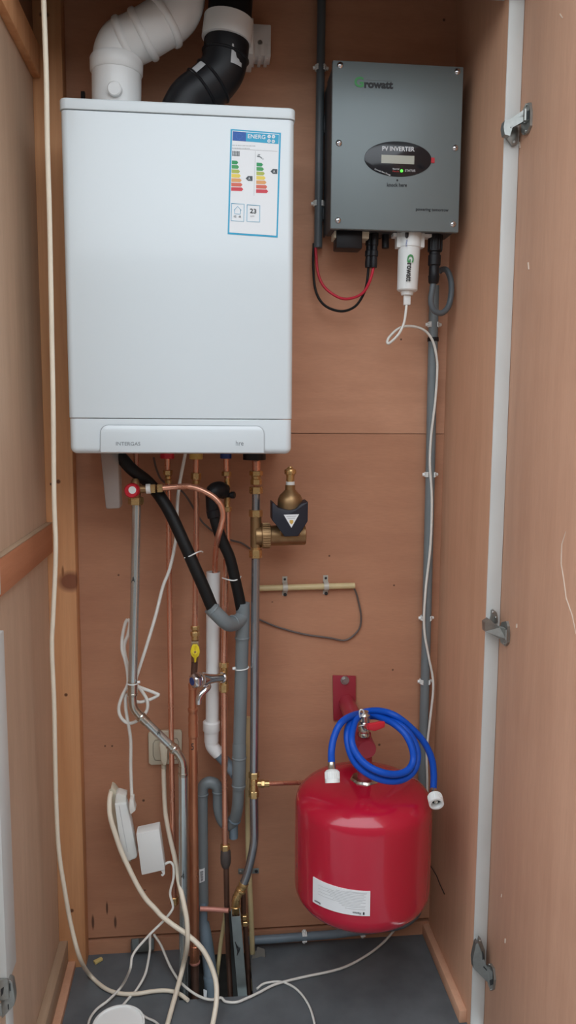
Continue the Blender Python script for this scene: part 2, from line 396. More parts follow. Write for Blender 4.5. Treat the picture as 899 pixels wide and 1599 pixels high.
mk('star_ring', stars, mat('faint blue print', (.03, .16, .5), .5), est)
text('ENERG', (*L(350, 268), e1), (*L(555, 280), e1), (*L(352, 220), e1), PAPER, est, bold=.01)
for cx, cy, s in [(600, 248, 'Y'), (650, 250, 'IJA'), (598, 300, 'IE'), (648, 305, 'IA')]:
    dk = mk('round_badge', MB().plate([L(x, y) for x, y in circ(cx, cy, 20, 16)], e1+.0003, .0003), PAPER, est)
    text(s, (*L(cx-9, cy+9), e1+.0003), (*L(cx+9, cy+10), e1+.0003), (*L(cx-9, cy-9), e1+.0003), LCY, dk)
for yy, x2 in ((345, 425), (377, 375)):
    mb = MB(); xx = 170
    while xx < x2:
        w = random.choice([10, 16, 26]); mb.plate([L(xx, yy+(xx-170)*.035), L(xx+w, yy+(xx+w-170)*.035), L(xx+w, yy+10+(xx+w-170)*.035), L(xx, yy+10+(xx-170)*.035)], e1, .0002); xx += w+6
    mk('small_print', mb, STICK, est)
mk('rule', MB().plate([L(168, 388), L(695, 420), L(695, 424), L(168, 392)], e1, .0002).plate([L(438, 420), L(442, 420), L(424, 940), L(420, 940)], e1, .0002), STICK, est)
mb = MB()
for k in range(5): mb.plate([L(170+k*18, 415+k), L(182+k*18, 416+k), L(182+k*18, 476+k), L(168+k*18, 475+k)], e1, .0002)
mb.plate([L(172, 425), L(250, 430), L(250, 436), L(172, 431)], e1+.0001, .0002).plate([L(170, 462), L(250, 467), L(250, 473), L(170, 468)], e1+.0001, .0002)
mk('radiator_symbol', mb, GREYINK, est)
mk('tap_symbol', MB().plate([L(460, 470), L(485, 472), L(520, 500), L(512, 508), L(490, 490), L(458, 486)], e1, .0002).plate([L(468, 455), L(495, 457), L(495, 464), L(468, 462)], e1, .0002).plate([L(478, 462), L(484, 462), L(484, 474), L(478, 474)], e1+.0001, .0002).plate([L(x, y) for x, y in circ(528, 512, 7, 8)], e1, .0002), GREYINK, est)
cols = [(.02, .30, .10), (.06, .34, .10), (.42, .48, .09), (.80, .62, .10), (.74, .36, .13), (.66, .14, .09), (.62, .05, .07)]
cm = [mat('rating print', c, .5) for c in cols]
for bx, by, dx in ((163, 528, -1.2), (453, 553, -1.1)):
    for k in range(7):
        w = 58+k*11; xx = bx+dx*k; yy = by+k*52
        a = mk('rating_arrow', MB().plate([L(xx, yy), L(xx+w, yy+4), L(xx+w+18, yy+25), L(xx+w, yy+46), L(xx, yy+42)], e1, .0003), cm[k], est)
for x, y in ((325, 710), (615, 628)):
    a = mk('class_pointer', MB().plate([L(x, y+28), L(x+28, y), L(x+80, y+2), L(x+80, y+58), L(x+28, y+56)], e1, .0003), mat('dark pointer print', (.06, .075, .085), .5), est)
    text('A', (*L(x+30, y+44), e1+.0002), (*L(x+54, y+45), e1+.0002), (*L(x+30, y+14), e1+.0002), PAPER, est)
def frame(x0, y0, x1, y1, sk, w=5):
    mb = MB()
    q = [(x0, y0), (x1, y0+sk), (x1-4, y1+sk), (x0-4, y1)]
    mb.tube([W(*L(*p), e1) for p in q+[q[0]]], .0005, 6); return mb
mk('box_outline', frame(160, 1030, 308, 1232, 10), LCY, est); mk('box_outline', frame(342, 1046, 492, 1240, 10), LCY, est)
mk('house_symbol', MB().tube([W(*L(*p), e1) for p in [(188, 1110), (232, 1065), (275, 1112)]], .0004, 6).tube([W(*L(*p), e1) for p in [(198, 1105), (196, 1152), (264, 1156), (264, 1106)]], .0004, 6), LCY, est)
text('45', (*L(182, 1194), e1), (*L(215, 1196), e1), (*L(184, 1168), e1), GREYINK, est); text('dB', (*L(242, 1196), e1), (*L(270, 1198), e1), (*L(243, 1174), e1), GREYINK, est)
text('23', (*L(374, 1144), e1), (*L(448, 1150), e1), (*L(376, 1090), e1), INK, est, bold=.015); text('kW', (*L(380, 1186), e1), (*L(430, 1190), e1), (*L(380, 1166), e1), STICK, est)
# fittings under and on the boiler
cup = mk('siphon_cup', MB().prism([W(156, 700, .15), W(184.5, 700, .15), W(187.5, 794, .15), (W(165, 795, .15))], (0, .05, 0), .004), TRANSL, boil)
lab(cup, 'milky translucent condensate cup')
for nm, px, rp, mt, y0, y1, l in [('pipe_collar', 261, 11, REDP, 700, 716, 'red collar'), ('pipe_collar', 306, 10.5, YELB, 700, 717, 'yellow collar'), ('pipe_collar', 352.5, 9, DBLUE, 700, 716, 'dark blue collar'), ('pipe_collar', 397, 18, BLACK, 700, 718, 'black collar')]:
    o = lab(mk(nm, MB().cyl((px, y0, .09), (px, y1, .09), m(rp, .09), n=28, ch=.001), mt, boil), l)
mk('wall_hook', MB().plate([(126, 142), (132, 142), (132, 200), (126, 200)], .06, .012, .001), BLACK, boil)

# ------------------------------------------------------------------ flue
fd = .13
flue = thing('flue_pipe', (182, 197, fd), 'white plastic flue pipe bending up from the boiler top', 'flue pipe')
R0 = m(34, fd)
mk('socket', MB().tube([(182, 200, fd), (182, 96, fd)], [R0*1.03, R0*1.05]), WPVC, flue)
mk('rim', MB().lathe((182, 117, fd), W(182, 96, fd)-W(182, 117, fd), [(0, R0*1.05), (.004, R0*1.11), (.026, R0*1.12), (.031, R0*1.06)]), WPVC, flue)
el = [(182, 98, fd), (183.5, 84, fd), (191, 70, fd), (208, 62, fd+.005), (224, 54, fd+.01), (244, 42, fd+.015), (262, 31, fd+.015), (276, 16, fd+.012), (283, -6, fd+.01), (285, -50, fd)]
mk('elbow', MB().tube(el, R0, 32, sm=6), WPVC, flue)
def bead(a, b, r, w=.008):
    a = V(a); b = V(b); ax = (b-a).normalized()
    return MB().lathe(a-ax*w/2, ax, [(0, r), (w*.15, r*1.05), (w*.5, r*1.075), (w*.85, r*1.05), (w, r)], 32)
for a, bq in (((197, 67.5, fd+.002), (208, 62, fd+.005)), ((224, 54, fd+.01), (244, 42, fd+.015)), ((258, 34, fd+.015), (268, 27, fd+.015))):
    mk('bead', bead(a, bq, R0*1.035, .015), WPVC, flue)
mk('test_cap', MB().lathe(W(180, 142, fd+.045), (-.05, -1, 0), [(0, m(10)), (.012, m(10)), (.014, m(8.5)), (.014, 0)], 24), WPVC, flue)
mk('print_mark', MB().plate([(209, 42), (219, 36), (220, 38.5), (210, 44.5)], fd+R0-.004, .006), GREYINK, flue)
# black air intake
ai = thing('air_intake_pipe', (300, 190, fd), 'black air intake pipe bending down to the boiler top', 'air pipe')
RA = m(32, fd)
mk('straight_pipe', MB().tube([(363, -50, fd), (357, 48, fd), (354, 70, fd)], RA, 32), BLACK, ai)
mk('elbow', MB().tube([(354, 66, fd), (352, 86, fd), (347, 108, fd), (334, 126, fd), (316, 142, fd), (296, 158, fd), (280, 190, fd), (278, 202, fd)], RA*1.03, 32, sm=6), BLACK, ai)
for a, bq in (((352, 88, fd), (350, 98, fd)), ((333, 127, fd), (324, 135, fd)), ((316, 142, fd), (306, 150, fd))): mk('bead', bead(a, bq, RA*1.03, .006), BLACK, ai)
def onpipe(poly, axis_pts, R, mt, par, name='sticker'):   # a sticker lying on the front of a tube
    (ax, ay), (bx, by) = axis_pts; a, b2 = W(ax, ay, fd), W(bx, by, fd); u = (b2-a).normalized(); vs = MB(); N = 6
    (s0, s1, t0, t1) = poly; cr = u.cross(Vector((0, -1, 0))).normalized()
    for i in range(N):
        q = []
        for (s, t) in ((s0, t0+(t1-t0)*i/N), (s1, t0+(t1-t0)*i/N), (s1, t0+(t1-t0)*(i+1)/N), (s0, t0+(t1-t0)*(i+1)/N)):
            q.append(vs.bm.verts.new(a+u*s+(Vector((0, -1, 0))*math.cos(t)+cr*math.sin(t))*(R+.0012)))
        vs.bm.faces.new(q)
    bmesh.ops.remove_doubles(vs.bm, verts=vs.bm.verts, dist=1e-6)
    r = bmesh.ops.extrude_face_region(vs.bm, geom=list(vs.bm.faces))
    for v in r['geom']:
        if isinstance(v, bmesh.types.BMVert): v.co += Vector((0, -.0004, 0))
    return mk(name, vs, mt, par)
onpipe((.0, .036, -.95, -.35), ((349, 82), (347, 108)), RA*1.03, STICK, ai)
onpipe((.0, .030, .45, .85), ((332, 128), (300, 155)), RA*1.03, STICK, ai)
cl = thing('pipe_clamp', (405, 90, 0), 'white plastic clamp holding the black air pipe to the wall', 'pipe clamp')
a, c2 = W(360, 28, fd), W(355, 68, fd); ax = (c2-a).normalized()
mk('band', MB().lathe(W(357.5, 30, fd), ax, [(0, RA+.001), (.001, RA+.006), (.043, RA+.006), (.044, RA+.001)], 36), WPVC, cl)
mk('wall_bracket', MB().box(W(390, 86, .045), W(420.5, 54, .0), .002), WPVC, cl)
mk('arm', MB().box(W(384, 84, .11), W(392, 60, .02), .002), WPVC, cl)
for px in (393, 403, 413): mk('rib', MB().box(W(px, 92, .046), W(px+3, 82, .004), .0005), WPVC, cl)
mk('screw', disc(406, 67, 3.6, .0465, .003), ZINC, cl)

# ------------------------------------------------------------------ solar inverter
ID = .149
inv = thing('inverter', (618, 361, .08), 'flat grey solar inverter on the wall with black oval display', 'inverter')
ix0, ix1 = .2612, .5413; iz1 = W(519, 93, ID).z; iz0 = W(517, 357, ID).z
mk('front_cover', MB().box((ix0, -ID, iz0), (ix1, -ID+.012, iz1), .003), ALU, inv)
mk('body', MB().box((ix0+.003, -ID+.0125, iz0+.004), (ix1-.003, -.055, iz1-.004), .003), HEAT, inv)
hs = MB()
for k in range(9): hs.box((ix0+.004+k*.0325, -.056, iz0+.012), (ix0+.0075+k*.0325, -.012, iz1-.012))
hs.box((ix0+.004, -.058, iz0+.01), (ix1-.004, -.05, iz1-.01))
mk('heat_sink', hs, HEAT, inv)
mk('mounting_rail', MB().box((ix0-.008, -.02, iz0+.05), (ix1-.03, -.001, iz0+.085), .001), HEAT, inv)
mk('mounting_rail', MB().box((ix0-.008, -.02, iz1-.1), (ix1-.03, -.001, iz1-.06), .001), HEAT, inv)
for px, py in ((531, 102), (714, 112), (529, 223.5), (710.5, 231), (527.6, 344), (707, 350)):
    c = W(px, py, ID)
    s = mk('screw', MB().lathe(c+Vector((0, .001, 0)), (0, -1, 0), [(0, .0066), (.001, .0072), (.002, .0068), (.0045, .0048), (.0055, .002), (.0055, 0)], 16), CHROME, inv)
    mk('screw_slot', MB().box(c+Vector((-.003, -.0052, -.0005)), c+Vector((.003, -.0044, .0005)), rot=Matrix.Rotation(random.random(), 3, 'Y')), INK, s)
it = ID+.0004
textbox('G', 553, 119.5, 567.5, 136, it, GREENP, inv, slope=.7, bold=.03, name='green_initial')
textbox('rowatt', 568.5, 126, 613.5, 137.5, it, INK, inv, slope=1.6, bold=.045)
mk('tagline', MB().tube([W(572, 124.5, it), W(612, 126.5, it)], .0004, 6), GREYINK, inv)
tl = .03
def elp(cx, cy, rx, ry, n=48): return [(cx+rx*math.cos(2*PI*k/n), cy+ry*math.sin(2*PI*k/n)+tl*rx*math.cos(2*PI*k/n)) for k in range(n)]
dp = mk('display_panel', MB().plate(elp(621.3, 248, 52.5, 27.5), ID+.002, .003, .0008), GLOSSB, inv)
lab(dp, 'glossy black oval panel with a small screen')
i2 = ID+.0022
textbox('PV INVERTER', 596.5, 228.3, 647, 235.5, i2, WINK, dp, slope=1.2, bold=.02)
mk('screen', MB().plate([(595.5, 241.5), (646.8, 243.5), (646.4, 256.5), (595, 254.5)], i2+.0004, .001), LCD, dp)
mk('status_light', disc(626.7, 267, 2.3, i2+.001, .0015), LEDG, dp)
textbox('STATUS', 632, 264.5, 648, 268, i2, WINK, dp, slope=.4); textbox('Normal', 613, 262.2, 623, 265, i2, WINK, dp, slope=.3)
textbox('Fault', 613, 266.2, 623, 268.6, i2, mat('red print', (.5, .02, .02), .5), dp, slope=.3)
text('Growatt New Energy', W(584, 265.5, i2), W(609, 275.2, i2), W(585.2, 262.6, i2), WINK, dp)
mk('side_tab', MB().plate([(672.5, 246), (678.5, 246.3), (678.3, 254.3), (672.3, 254)], ID+.002, .003), REDP, inv)
mk('knock_dot', disc(620, 281.5, 1.5, it+.0004, .0006), INK, inv)
textbox('knock here', 604, 285.5, 635, 291.3, it, INK, inv, slope=.6, bold=.015)
textbox('powering tomorrow', 649, 324.3, 700, 330.4, it, INK, inv, slope=1.6, bold=.015)
# under side
mk('dc_switch', MB().box(W(525, 387, .12), W(560, 358, .075), .003), BLACK, inv)
mk('switch_plate', MB().box(W(522, 371, .115), W(570, 362, .07), .001), BEIGE, inv)
mk('spare_connector', MB().cyl((601.5, 355, .09), (601.5, 388, .09), m(5.5, .09), ch=.001), BLACK, inv)
for nm, px, dd in (('dc_connector', 585.5, .10), ('dc_connector', 577.5, .09)):
    mb = MB(); P = [(355, 6), (383, 6), (384, 4.8), (391, 4.8), (392, 6.2), (400, 6.2), (401, 5), (412, 5.6), (418, 5)]
    mb.tube([(px-(y-355)*.04, y, dd) for y, r in P], [m(r, dd) for y, r in P], 14); mk(nm, mb, BLACK, inv)
# AC plug with grey cable
ac = thing('power_plug', (680, 443, .1), 'black round power plug under inverter with looped grey cable', 'plug')
P = [(356, 12), (364, 12), (365, 11), (393, 11), (394, 8.5), (398, 8.5), (399, 9.8), (414, 9.8), (416, 8), (430, 8), (431, 8.8), (441, 8), (443, 6.5)]
mb = MB(); mb.tube([(680-(y-356)*.04, y, .1) for y, r in P], [m(r, .1) for y, r in P], 20); mk('plug_body', mb, BLACK, ac)
mb = MB()
for k in range(10):
    a = 2*PI*k/10; c = Vector((math.cos(a), math.sin(a), 0))*m(10.8, .1); mb.tube([W(680-.3, 368, .1)+c, W(679, 391, .1)+c], .0013, 6)
mk('grip_ribs', mb, BLACK, ac)
mk('cable', MB().tube([(676.5, 440, .1), (675, 452, .1), (672.5, 470, .098), (677, 484, .095), (689, 489, .09), (700, 478, .08), (704.5, 455, .068), (703, 435, .055), (697, 422, .045), (690, 421, .03), (686, 424, .024)], m(4.6, .09), 14, sm=8), GPVCD, ac)

# wifi stick
wf = thing('data_logger', (635, 461, .1), 'white data logger stick plugged into the inverter underside', 'data logger')
wd = .105
mk('flange', MB().box(W(614, 369, wd+.006), W(672, 360, wd-.02), .002), WPLA, wf)
mk('body', MB().tube([(639.5, 364, wd), (638.7, 387, wd), (638.5, 388, wd), (635.5, 453, wd), (635.4, 455, wd)], [m(18.5, wd), m(18.2, wd), m(17, wd), m(15.8, wd), m(14, wd)], 28), WPLA, wf)
mk('latch', MB().box(W(653, 386, wd+.012), W(659, 366, wd-.01), .001).box(W(619.5, 386, wd+.012), W(624, 366, wd-.01), .001), WPLA, wf)
mk('tip', MB().tube([(635.4, 454, wd), (635.2, 461, wd)], [m(10.5, wd), m(9, wd)], 20), WPLA, wf)
mk('led_window', MB().plate([(633, 363), (638, 363), (637.5, 370), (635.5, 371.5), (633, 370)], wd+m(19, wd), .003), INK, wf)
td = wd+m(17.6, wd)
text('G', (635.8, 397, td), (635.3, 410, td), (646, 397, td), GREENP, wf, bold=.03, name='green_initial')
text('rowatt', (635.3, 411, td), (633.6, 439.5, td), (643.3, 411, td), INK, wf, bold=.02)
text('ShineLink', (633.7, 374.5, td), (632.9, 385.5, td), (636.3, 374.5, td), LBL, wf)
# network cable: from the stick down beside the conduit, behind the vessel, over the floor
nc = thing('network_cable', (630, 1480, .1), 'thin white cable running from the data logger down to the floor', 'cable')
mk('plug', MB().box(W(630.5, 476, .11), W(639.5, 460, .1), .0015), WPLA, nc)
pts = [(634.7, 474, .105), (633, 490, .11), (630, 506, .11), (622, 522, .11), (609, 535, .105), (604.5, 535, .10), (608, 526, .09), (625, 511.5, .075), (646, 510, .06), (664, 517, .05), (676, 534, .045), (682, 562, .04),
       (682, 590, .036), (679, 630, .034), (673, 680, .032), (671, 725, .032), (674, 778, .032), (672, 850, .034), (664, 925, .036), (662, 980, .036), (669, 1025, .036), (675, 1055, .034), (676, 1080, .034), (671, 1126, .034), (666, 1175, .034), (667, 1226, .03),
       (664, 1300, .03), (655, 1380, .03), (640, 1425, .035), Wz(620, 1447, .03), Wz(598, 1472, .006), Wz(569, 1494, .005), Wz(530, 1513, .005), Wz(472, 1526, .005), Wz(430, 1537, .006), Wz(405, 1549.5, .007), Wz(387, 1558, .007), Wz(369, 1565, .006), Wz(352, 1564, .006), Wz(345, 1558, .012), Wz(332, 1561, .012),
       Wz(319, 1559, .014), Wz(304, 1552, .014), Wz(288, 1540, .014), Wz(277, 1528, .010), (264.6, 1507, .085), (251, 1475.6, .05), (240, 1459, .03)]
mk('cord', MB().tube(pts, m(2.1, .1), 10, sm=5), OFFW, nc)

# dc wires
tag(mk('red_wire', MB().tube([(492.5, 380, .02), (493, 395, .022), (496.5, 427, .03), (507, 449, .04), (529, 464.6, .055), (548, 466, .07), (566.6, 457, .085), (577.5, 438, .095), (583.5, 416, .10)], m(2.2, .06), 10, sm=8), REDW), 'red solar wire looping from conduit end to the inverter', 'wire', 'solar wires')
tag(mk('black_wire', MB().tube([(489.5, 380, .016), (489, 418, .02), (493, 455, .03), (507, 477, .04), (532, 486, .055), (554, 478.6, .07), (568, 458, .08), (573, 438, .088), (575.5, 414, .09)], m(2.0, .06), 10, sm=8), RUBBER), 'black solar wire hanging just below the red one', 'wire', 'solar wires')

# ------------------------------------------------------------------ conduits
def clip(par, c, axis, R, mt, name='clip'):     # a saddle clip gripping a round conduit: open ring with two ears and a foot
    c = V(c); axis = Vector(axis).normalized(); side = axis.cross(Vector((0, -1, 0))).normalized(); out = Vector((0, -1, 0)); mb = MB()
    arc = [c+(out*math.cos(t)+side*math.sin(t))*(R+.0015) for t in [(.62+k*(2*PI-1.24)/16) for k in range(17)]]
    for w in (-.004, 0, .004): mb.tube([p+axis*w for p in arc], .0022, 6)
    mb.tube([c+side*(R+.002)+out*.000, c+side*(R+.007)-out*.002], .004, 8).tube([c-side*(R+.002), c-side*(R+.007)-out*.002], .004, 8)
    return mk(name, mb, mt, par)
c1 = thing('grey_conduit', (496, 387, .02), 'grey conduit pipe coming down beside inverter, wires hanging out', 'conduit', 'grey conduits')
mk('tube', MB().tube([(505, -60, .02), (502, 0, .02), (499, 200, .02), (496.5, 387, .02)], m(6.3, .02), 20), GPVCD, c1)
for x, y in ((500.5, 106), (497.5, 318)): clip(c1, (x, y, .02), (0, 0, 1), m(6.3, .02), WPLA)
c3 = thing('grey_conduit', (662, 1440, .02), 'long grey conduit running down the wall to the right corner', 'conduit', 'grey conduits')
mk('tube', MB().tube([(678, 446, .02), (676, 520, .02), (671.5, 740, .02), (666, 965, .02), (660.5, 1170, .02), (655, 1400, .02)], m(7.6, .02), 20), GPVC, c3)
for x, y in ((676.5, 507), (671.5, 741), (665, 965), (663.5, 1064)): clip(c3, (x, y, .02), (0, 0, 1), m(7.4, .02), WPLA)
mk('black_tie', MB().cyl((676, 533, .02), (676, 527, .02), m(8.8, .02), n=20), BLACK, c3)
mk('elbow', MB().tube([(655, 1398, .02), (653.5, 1412, .02), (647, 1428, .022), (632, 1440, .024), (618, 1445, .024)], m(8.2, .02), 20, sm=6), GPVC, c3)
c4 = thing('grey_conduit', (500, 1460, .02), 'grey conduit lying along the foot of the back wall', 'conduit', 'grey conduits')
mk('tube', MB().tube([(386, 1469, .022), (430, 1466, .022), (520, 1459, .022), (620, 1446, .022)], m(7, .02), 20), BPVC, c4)
for x, y in ((475, 1462.5), (566, 1454)): clip(c4, (x, y, .022), (1, 0, .0), m(7, .02), WPLA)
# cream stub conduit with saddles and the sensor wire
c5 = thing('cream_conduit', (480, 917, .012), 'short cream conduit stub held to the wall by two metal saddles', 'conduit')
mk('tube', MB().tube([(392, 919, .011), (553.5, 914.5, .011)], m(4.9, .01), 18), YCON, c5)
for x in (445, 509):
    yy = 919-(x-392)*.028; R = m(5.4, .01); c = W(x, yy, .011); mb = MB()
    base = Vector((c.x, 0, c.z)); w = m(4, .01)
    def path(o): return [(-.0004-o, .0255), (-.0004-o, R+.002+o)]+[(-.011-math.cos(t)*(R+.0005+o), math.sin(t)*(R+.0005+o)) for t in [PI/2-k*PI/12 for k in range(13)]]+[(-.0004-o, -R-.002-o), (-.0004-o, -.0215)]
    mb.prism([base+Vector((-w, y, z)) for y, z in path(.0014)+path(0)[::-1]], (2*w, 0, 0))
    s = mk('saddle', mb, SADD, c5)
    mk('screw_hole', disc(x-.5, yy-13, 2, .004, .0015), INK, s); mk('screw_hole', disc(x, yy+11, 2.8, .004, .0015), INK, s)
sw = tag(mk('sensor_wire', MB().tube([(552, 917, .012), (556, 926, .008), (559, 937, .006), (563.6, 961.6, .005), (560, 983, .005), (540, 999.5, .005), (513.5, 996, .005), (473, 990, .005), (433, 979, .005), (406, 968, .006), (392, 962, .01)], m(1.5, .01), 8, sm=6), WIREG), 'thin brown wire drooping from the end of cream conduit', 'wire')
tag(mk('sensor_wire', MB().tube([(240, 715, .08), (245, 735, .05), (255, 752, .03), (285, 768, .02), (312, 810, .012), (323, 822, .012), (335, 831, .012), (359, 843, .012), (377, 848, .012), (392, 858, .012)], m(1.6, .01), 8, sm=6), WIREG), 'thin dark wire crossing behind the pipes below the boiler', 'wire')

# ------------------------------------------------------------------ plumbing
def nut(par, x, y0, y1, rp, d, mt=None, name='nut', xs=None):
    return mk(name, MB().hex((x, y1, d), (xs if xs else x, y0, d), m(rp, d)), mt or BRASS, par)
def ring(par, x, y0, y1, rp, d, mt=None, name='collar'):
    return mk(name, MB().cyl((x, y1, d), (x, y0, d), m(rp, d), n=24, ch=.001), mt or BRASS, par)
def pipe(par, pts, rp, mt, name='tube', sm=0, n=18):
    d = pts[0][2] if not isinstance(pts[0], Vector) else .1
    return mk(name, MB().tube(pts, [m(rp, (p[2] if not isinstance(p, Vector) else .1)) for p in pts] if not isinstance(rp, list) else [m(q, .1) for q in rp], n, sm=sm), mt, par)
# safety valve with overflow
sv = thing('safety_valve', (208, 788, .14), 'brass safety valve with round red cap under the boiler', 'valve')
pipe(sv, [(212, 702, .10), (212, 735, .11), (211, 752, .135)], 4.2, COPPER)
mk('valve_body', MB().tube([(211, 748, .135), (211, 758, .138), (211, 779, .138)], [m(5, .14), m(8.5, .14), m(8.5, .14)], 18).tube([(212, 764, .14), (228, 763.5, .14)], m(6, .14), 18), BRONZE, sv)
c = W(208, 765, .142)
mk('red_cap', MB().lathe(c, (-.1, -1, .0), [(0, m(10.5)), (.004, m(11)), (.020, m(11)), (.023, m(9.5)), (.0235, 0)], 24), REDP, sv)
mk('cap_disc', MB().lathe(W(207, 765, .1625), (-.1, -1, .0), [(0, m(5.6)), (.004, m(5.6)), (.0045, 0)], 20), WPLA, sv)
nut(sv, 212, 776, 788, 12, .138)
# overflow
ov = thing('overflow_pipe', (336, 893, .06), 'copper overflow pipe arching from safety valve into white drain', 'pipe')
od = .142
mk('tape_ring', MB().cyl((228, 763.5, od), (235, 763, od), m(7.6, od)), WPLA, ov)
mk('nut', MB().hex((235, 763, od), (243, 762.7, od), m(7.5, od)).hex((245, 762.5, od), (254, 762, od), m(7, od)), BRASS, ov)
pipe(ov, [(250, 762.2, od), (262, 761.5, .145), (280, 760, .15), (297, 760, .158), (314, 765, .162), (332, 775, .165), (344, 788, .166), (348, 804, .166), (345.5, 820, .162), (340.5, 838, .15), (337, 858, .115), (335.5, 880, .075), (335.3, 902, .056)], 4.6, COPPER, sm=6)
# steel pipe from safety valve
sp = thing('steel_pipe', (287, 1555, .1), 'bright galvanised steel pipe with two press elbows, left of the others', 'pipe')
d = .13
pipe(sp, [(213, 786, d), (211, 900, d), (207, 1068, d)], 7.0, STEEL)
pipe(sp, [(207, 1064, d), (207, 1082, d)], 7.6, PRESS, 'press_sleeve')
mk('bead', bead((207, 1084, d), (207, 1094, d), m(7.7, d), .006), PRESS, sp)
pipe(sp, [(207, 1080, d), (207, 1094, d), (209, 1105, d), (216, 1115, d), (224, 1123, d)], 6.6, PRESS, 'elbow', sm=5)
mk('bead', bead((220, 1119.5, d), (228, 1127, d), m(8, d), .007), PRESS, sp)
pipe(sp, [(219, 1118.5, d), (229, 1128, d)], 7.6, PRESS, 'press_sleeve')
pipe(sp, [(224, 1123, d), (270, 1168, d)], 6.6, STEEL)
pipe(sp, [(264, 1162, d), (276, 1173.5, d)], 7.6, PRESS, 'press_sleeve')
mk('bead', bead((271, 1169, d), (275, 1173, d), m(8.2, d), .007), PRESS, sp)
pipe(sp, [(272, 1170, d), (279, 1178, d), (284.5, 1190, d), (285.5, 1208, d)], 6.6, PRESS, 'elbow', sm=5)
mk('bead', bead((285.5, 1208, d), (285.5, 1213, d), m(8.2, d), .007), PRESS, sp)
pipe(sp, [(285.3, 1196, d), (285.5, 1212, d)], 7.6, PRESS, 'press_sleeve')
pipe(sp, [(285.5, 1205, d), (286, 1350, .125), (286.5, 1450, .12), (287, 1555, .11)], 7.4, STEEL)
for s, x, y in (('A', 207.5, 905), ('A', 248, 1143), ('4', 285, 1368)):
    dd = d+m(7.3, d) if y > 1300 or y < 950 else d+m(7, d)
    textbox(s, x-2.6, y-4, x+3, y+4.5, dd+.0004, INK, sp, name='pen_mark')
# copper pipe, red flow
cp = thing('copper_pipe', (272, 1415, .05), 'thin copper pipe dropping from the red collar behind the black hose', 'pipe', 'thin copper pipes')
d = .055
pipe(cp, [(261, 700, .09), (261.5, 735, .088), (263, 770, .07), (264, 890, d), (266.5, 1080, d), (269, 1250, d), (271.5, 1400, d)], 4.3, COPPER, sm=3)
nut(cp, 262, 734, 742, 7.2, .088); ring(cp, 262.3, 743, 748, 5, .086); ring(cp, 262.6, 749, 755, 5.4, .083, BRASS)
nut(cp, 272, 1400, 1412, 7, d)
# gas pipe
gp = thing('gas_pipe', (304, 1555, .1), 'copper gas pipe with a yellow ball valve handle', 'pipe')
d = .09
pipe(gp, [(306, 700, d), (306, 745, d), (307, 790, d), (305.5, 900, d), (304.5, 980, d)], 4.5, COPPER)
nut(gp, 306, 738, 749, 8, d); ring(gp, 306, 750, 756, 6, d)
nut(gp, 304.5, 977, 983, 7, d); ring(gp, 304.5, 983, 986, 5, d); nut(gp, 304.5, 986, 993, 7.5, d); ring(gp, 304.5, 993, 999, 6, d)
mk('valve_body', MB().box(W(298.8, 1009, d+.01), W(309.8, 998, d-.01), .001), BRASSM, gp)
mk('valve_barrel', MB().cyl((304.3, 1032, d), (304.3, 1008, d), m(6, d), n=20), BRONZE, gp)
hd = d+.022
out = [(301, 1007), (308, 1007), (310.5, 1011), (312, 1018), (310.5, 1024), (306.8, 1028), (306, 1034.5), (303.5, 1034.5), (302.8, 1028), (298.8, 1024), (297, 1018), (298.8, 1011)]
h = mk('valve_handle', MB().plate(out, hd, .008, .001).cyl((304.5, 1018, hd-.014), (304.5, 1018, hd+.003), m(4, hd)), YEL, gp)
mk('handle_screw', disc(304.5, 1018, 1.8, hd+.005, .002), BRASS, h)
mk('handle_rib', MB().tube([(304.5, 1008, hd+.002), (304.5, 1014, hd+.003)], .0018, 8).tube([(304.5, 1022, hd+.003), (304.5, 1034, hd+.002)], .0018, 8), YEL, h)
pipe(gp, [(304, 1030, d), (303, 1050, d), (301.5, 1070, d)], 5.3, BROWNP, 'nipple')
pipe(gp, [(301, 1074, d), (300.5, 1092, d), (300.5, 1106, d)], 6.2, COPPERD)
prof = [(1066, 6), (1067, 7.5), (1075, 7.5), (1076, 6), (1104, 6), (1106, 8.6), (1110, 8.6), (1112, 7.2), (1116, 7.2), (1119, 8), (1124, 8.3), (1128, 7.4), (1131, 8.2), (1146, 8.2), (1149, 8.8), (1152, 7.2)]
mk('reducer', MB().tube([(301+(y-1070)*.01, y, d) for y, r in prof], [m(r, d) for y, r in prof], 22), COPPERD, gp)
pipe(gp, [(301.5, 1150, d), (302, 1243, d), (303.5, 1400, d), (303.8, 1478, d)], 7.3, COPPERD)
ring(gp, 303.8, 1475, 1503, 8.3, d, COPPERD, 'coupling'); ring(gp, 304, 1500, 1504, 8.8, d, COPPERM, 'coupling_lip')
pipe(gp, [(304, 1502, d), (304.5, 1560, .085)], 7.2, BROWNP)
textbox('5', 298.5, 1161, 302.5, 1171, d+m(7.4, d)+.0003, INK, gp, name='pen_mark')
pipe(gp, [(312, 1419, d), (335, 1420, d), (357, 1422, .1)], 4.0, COPPERM, 'side_branch')
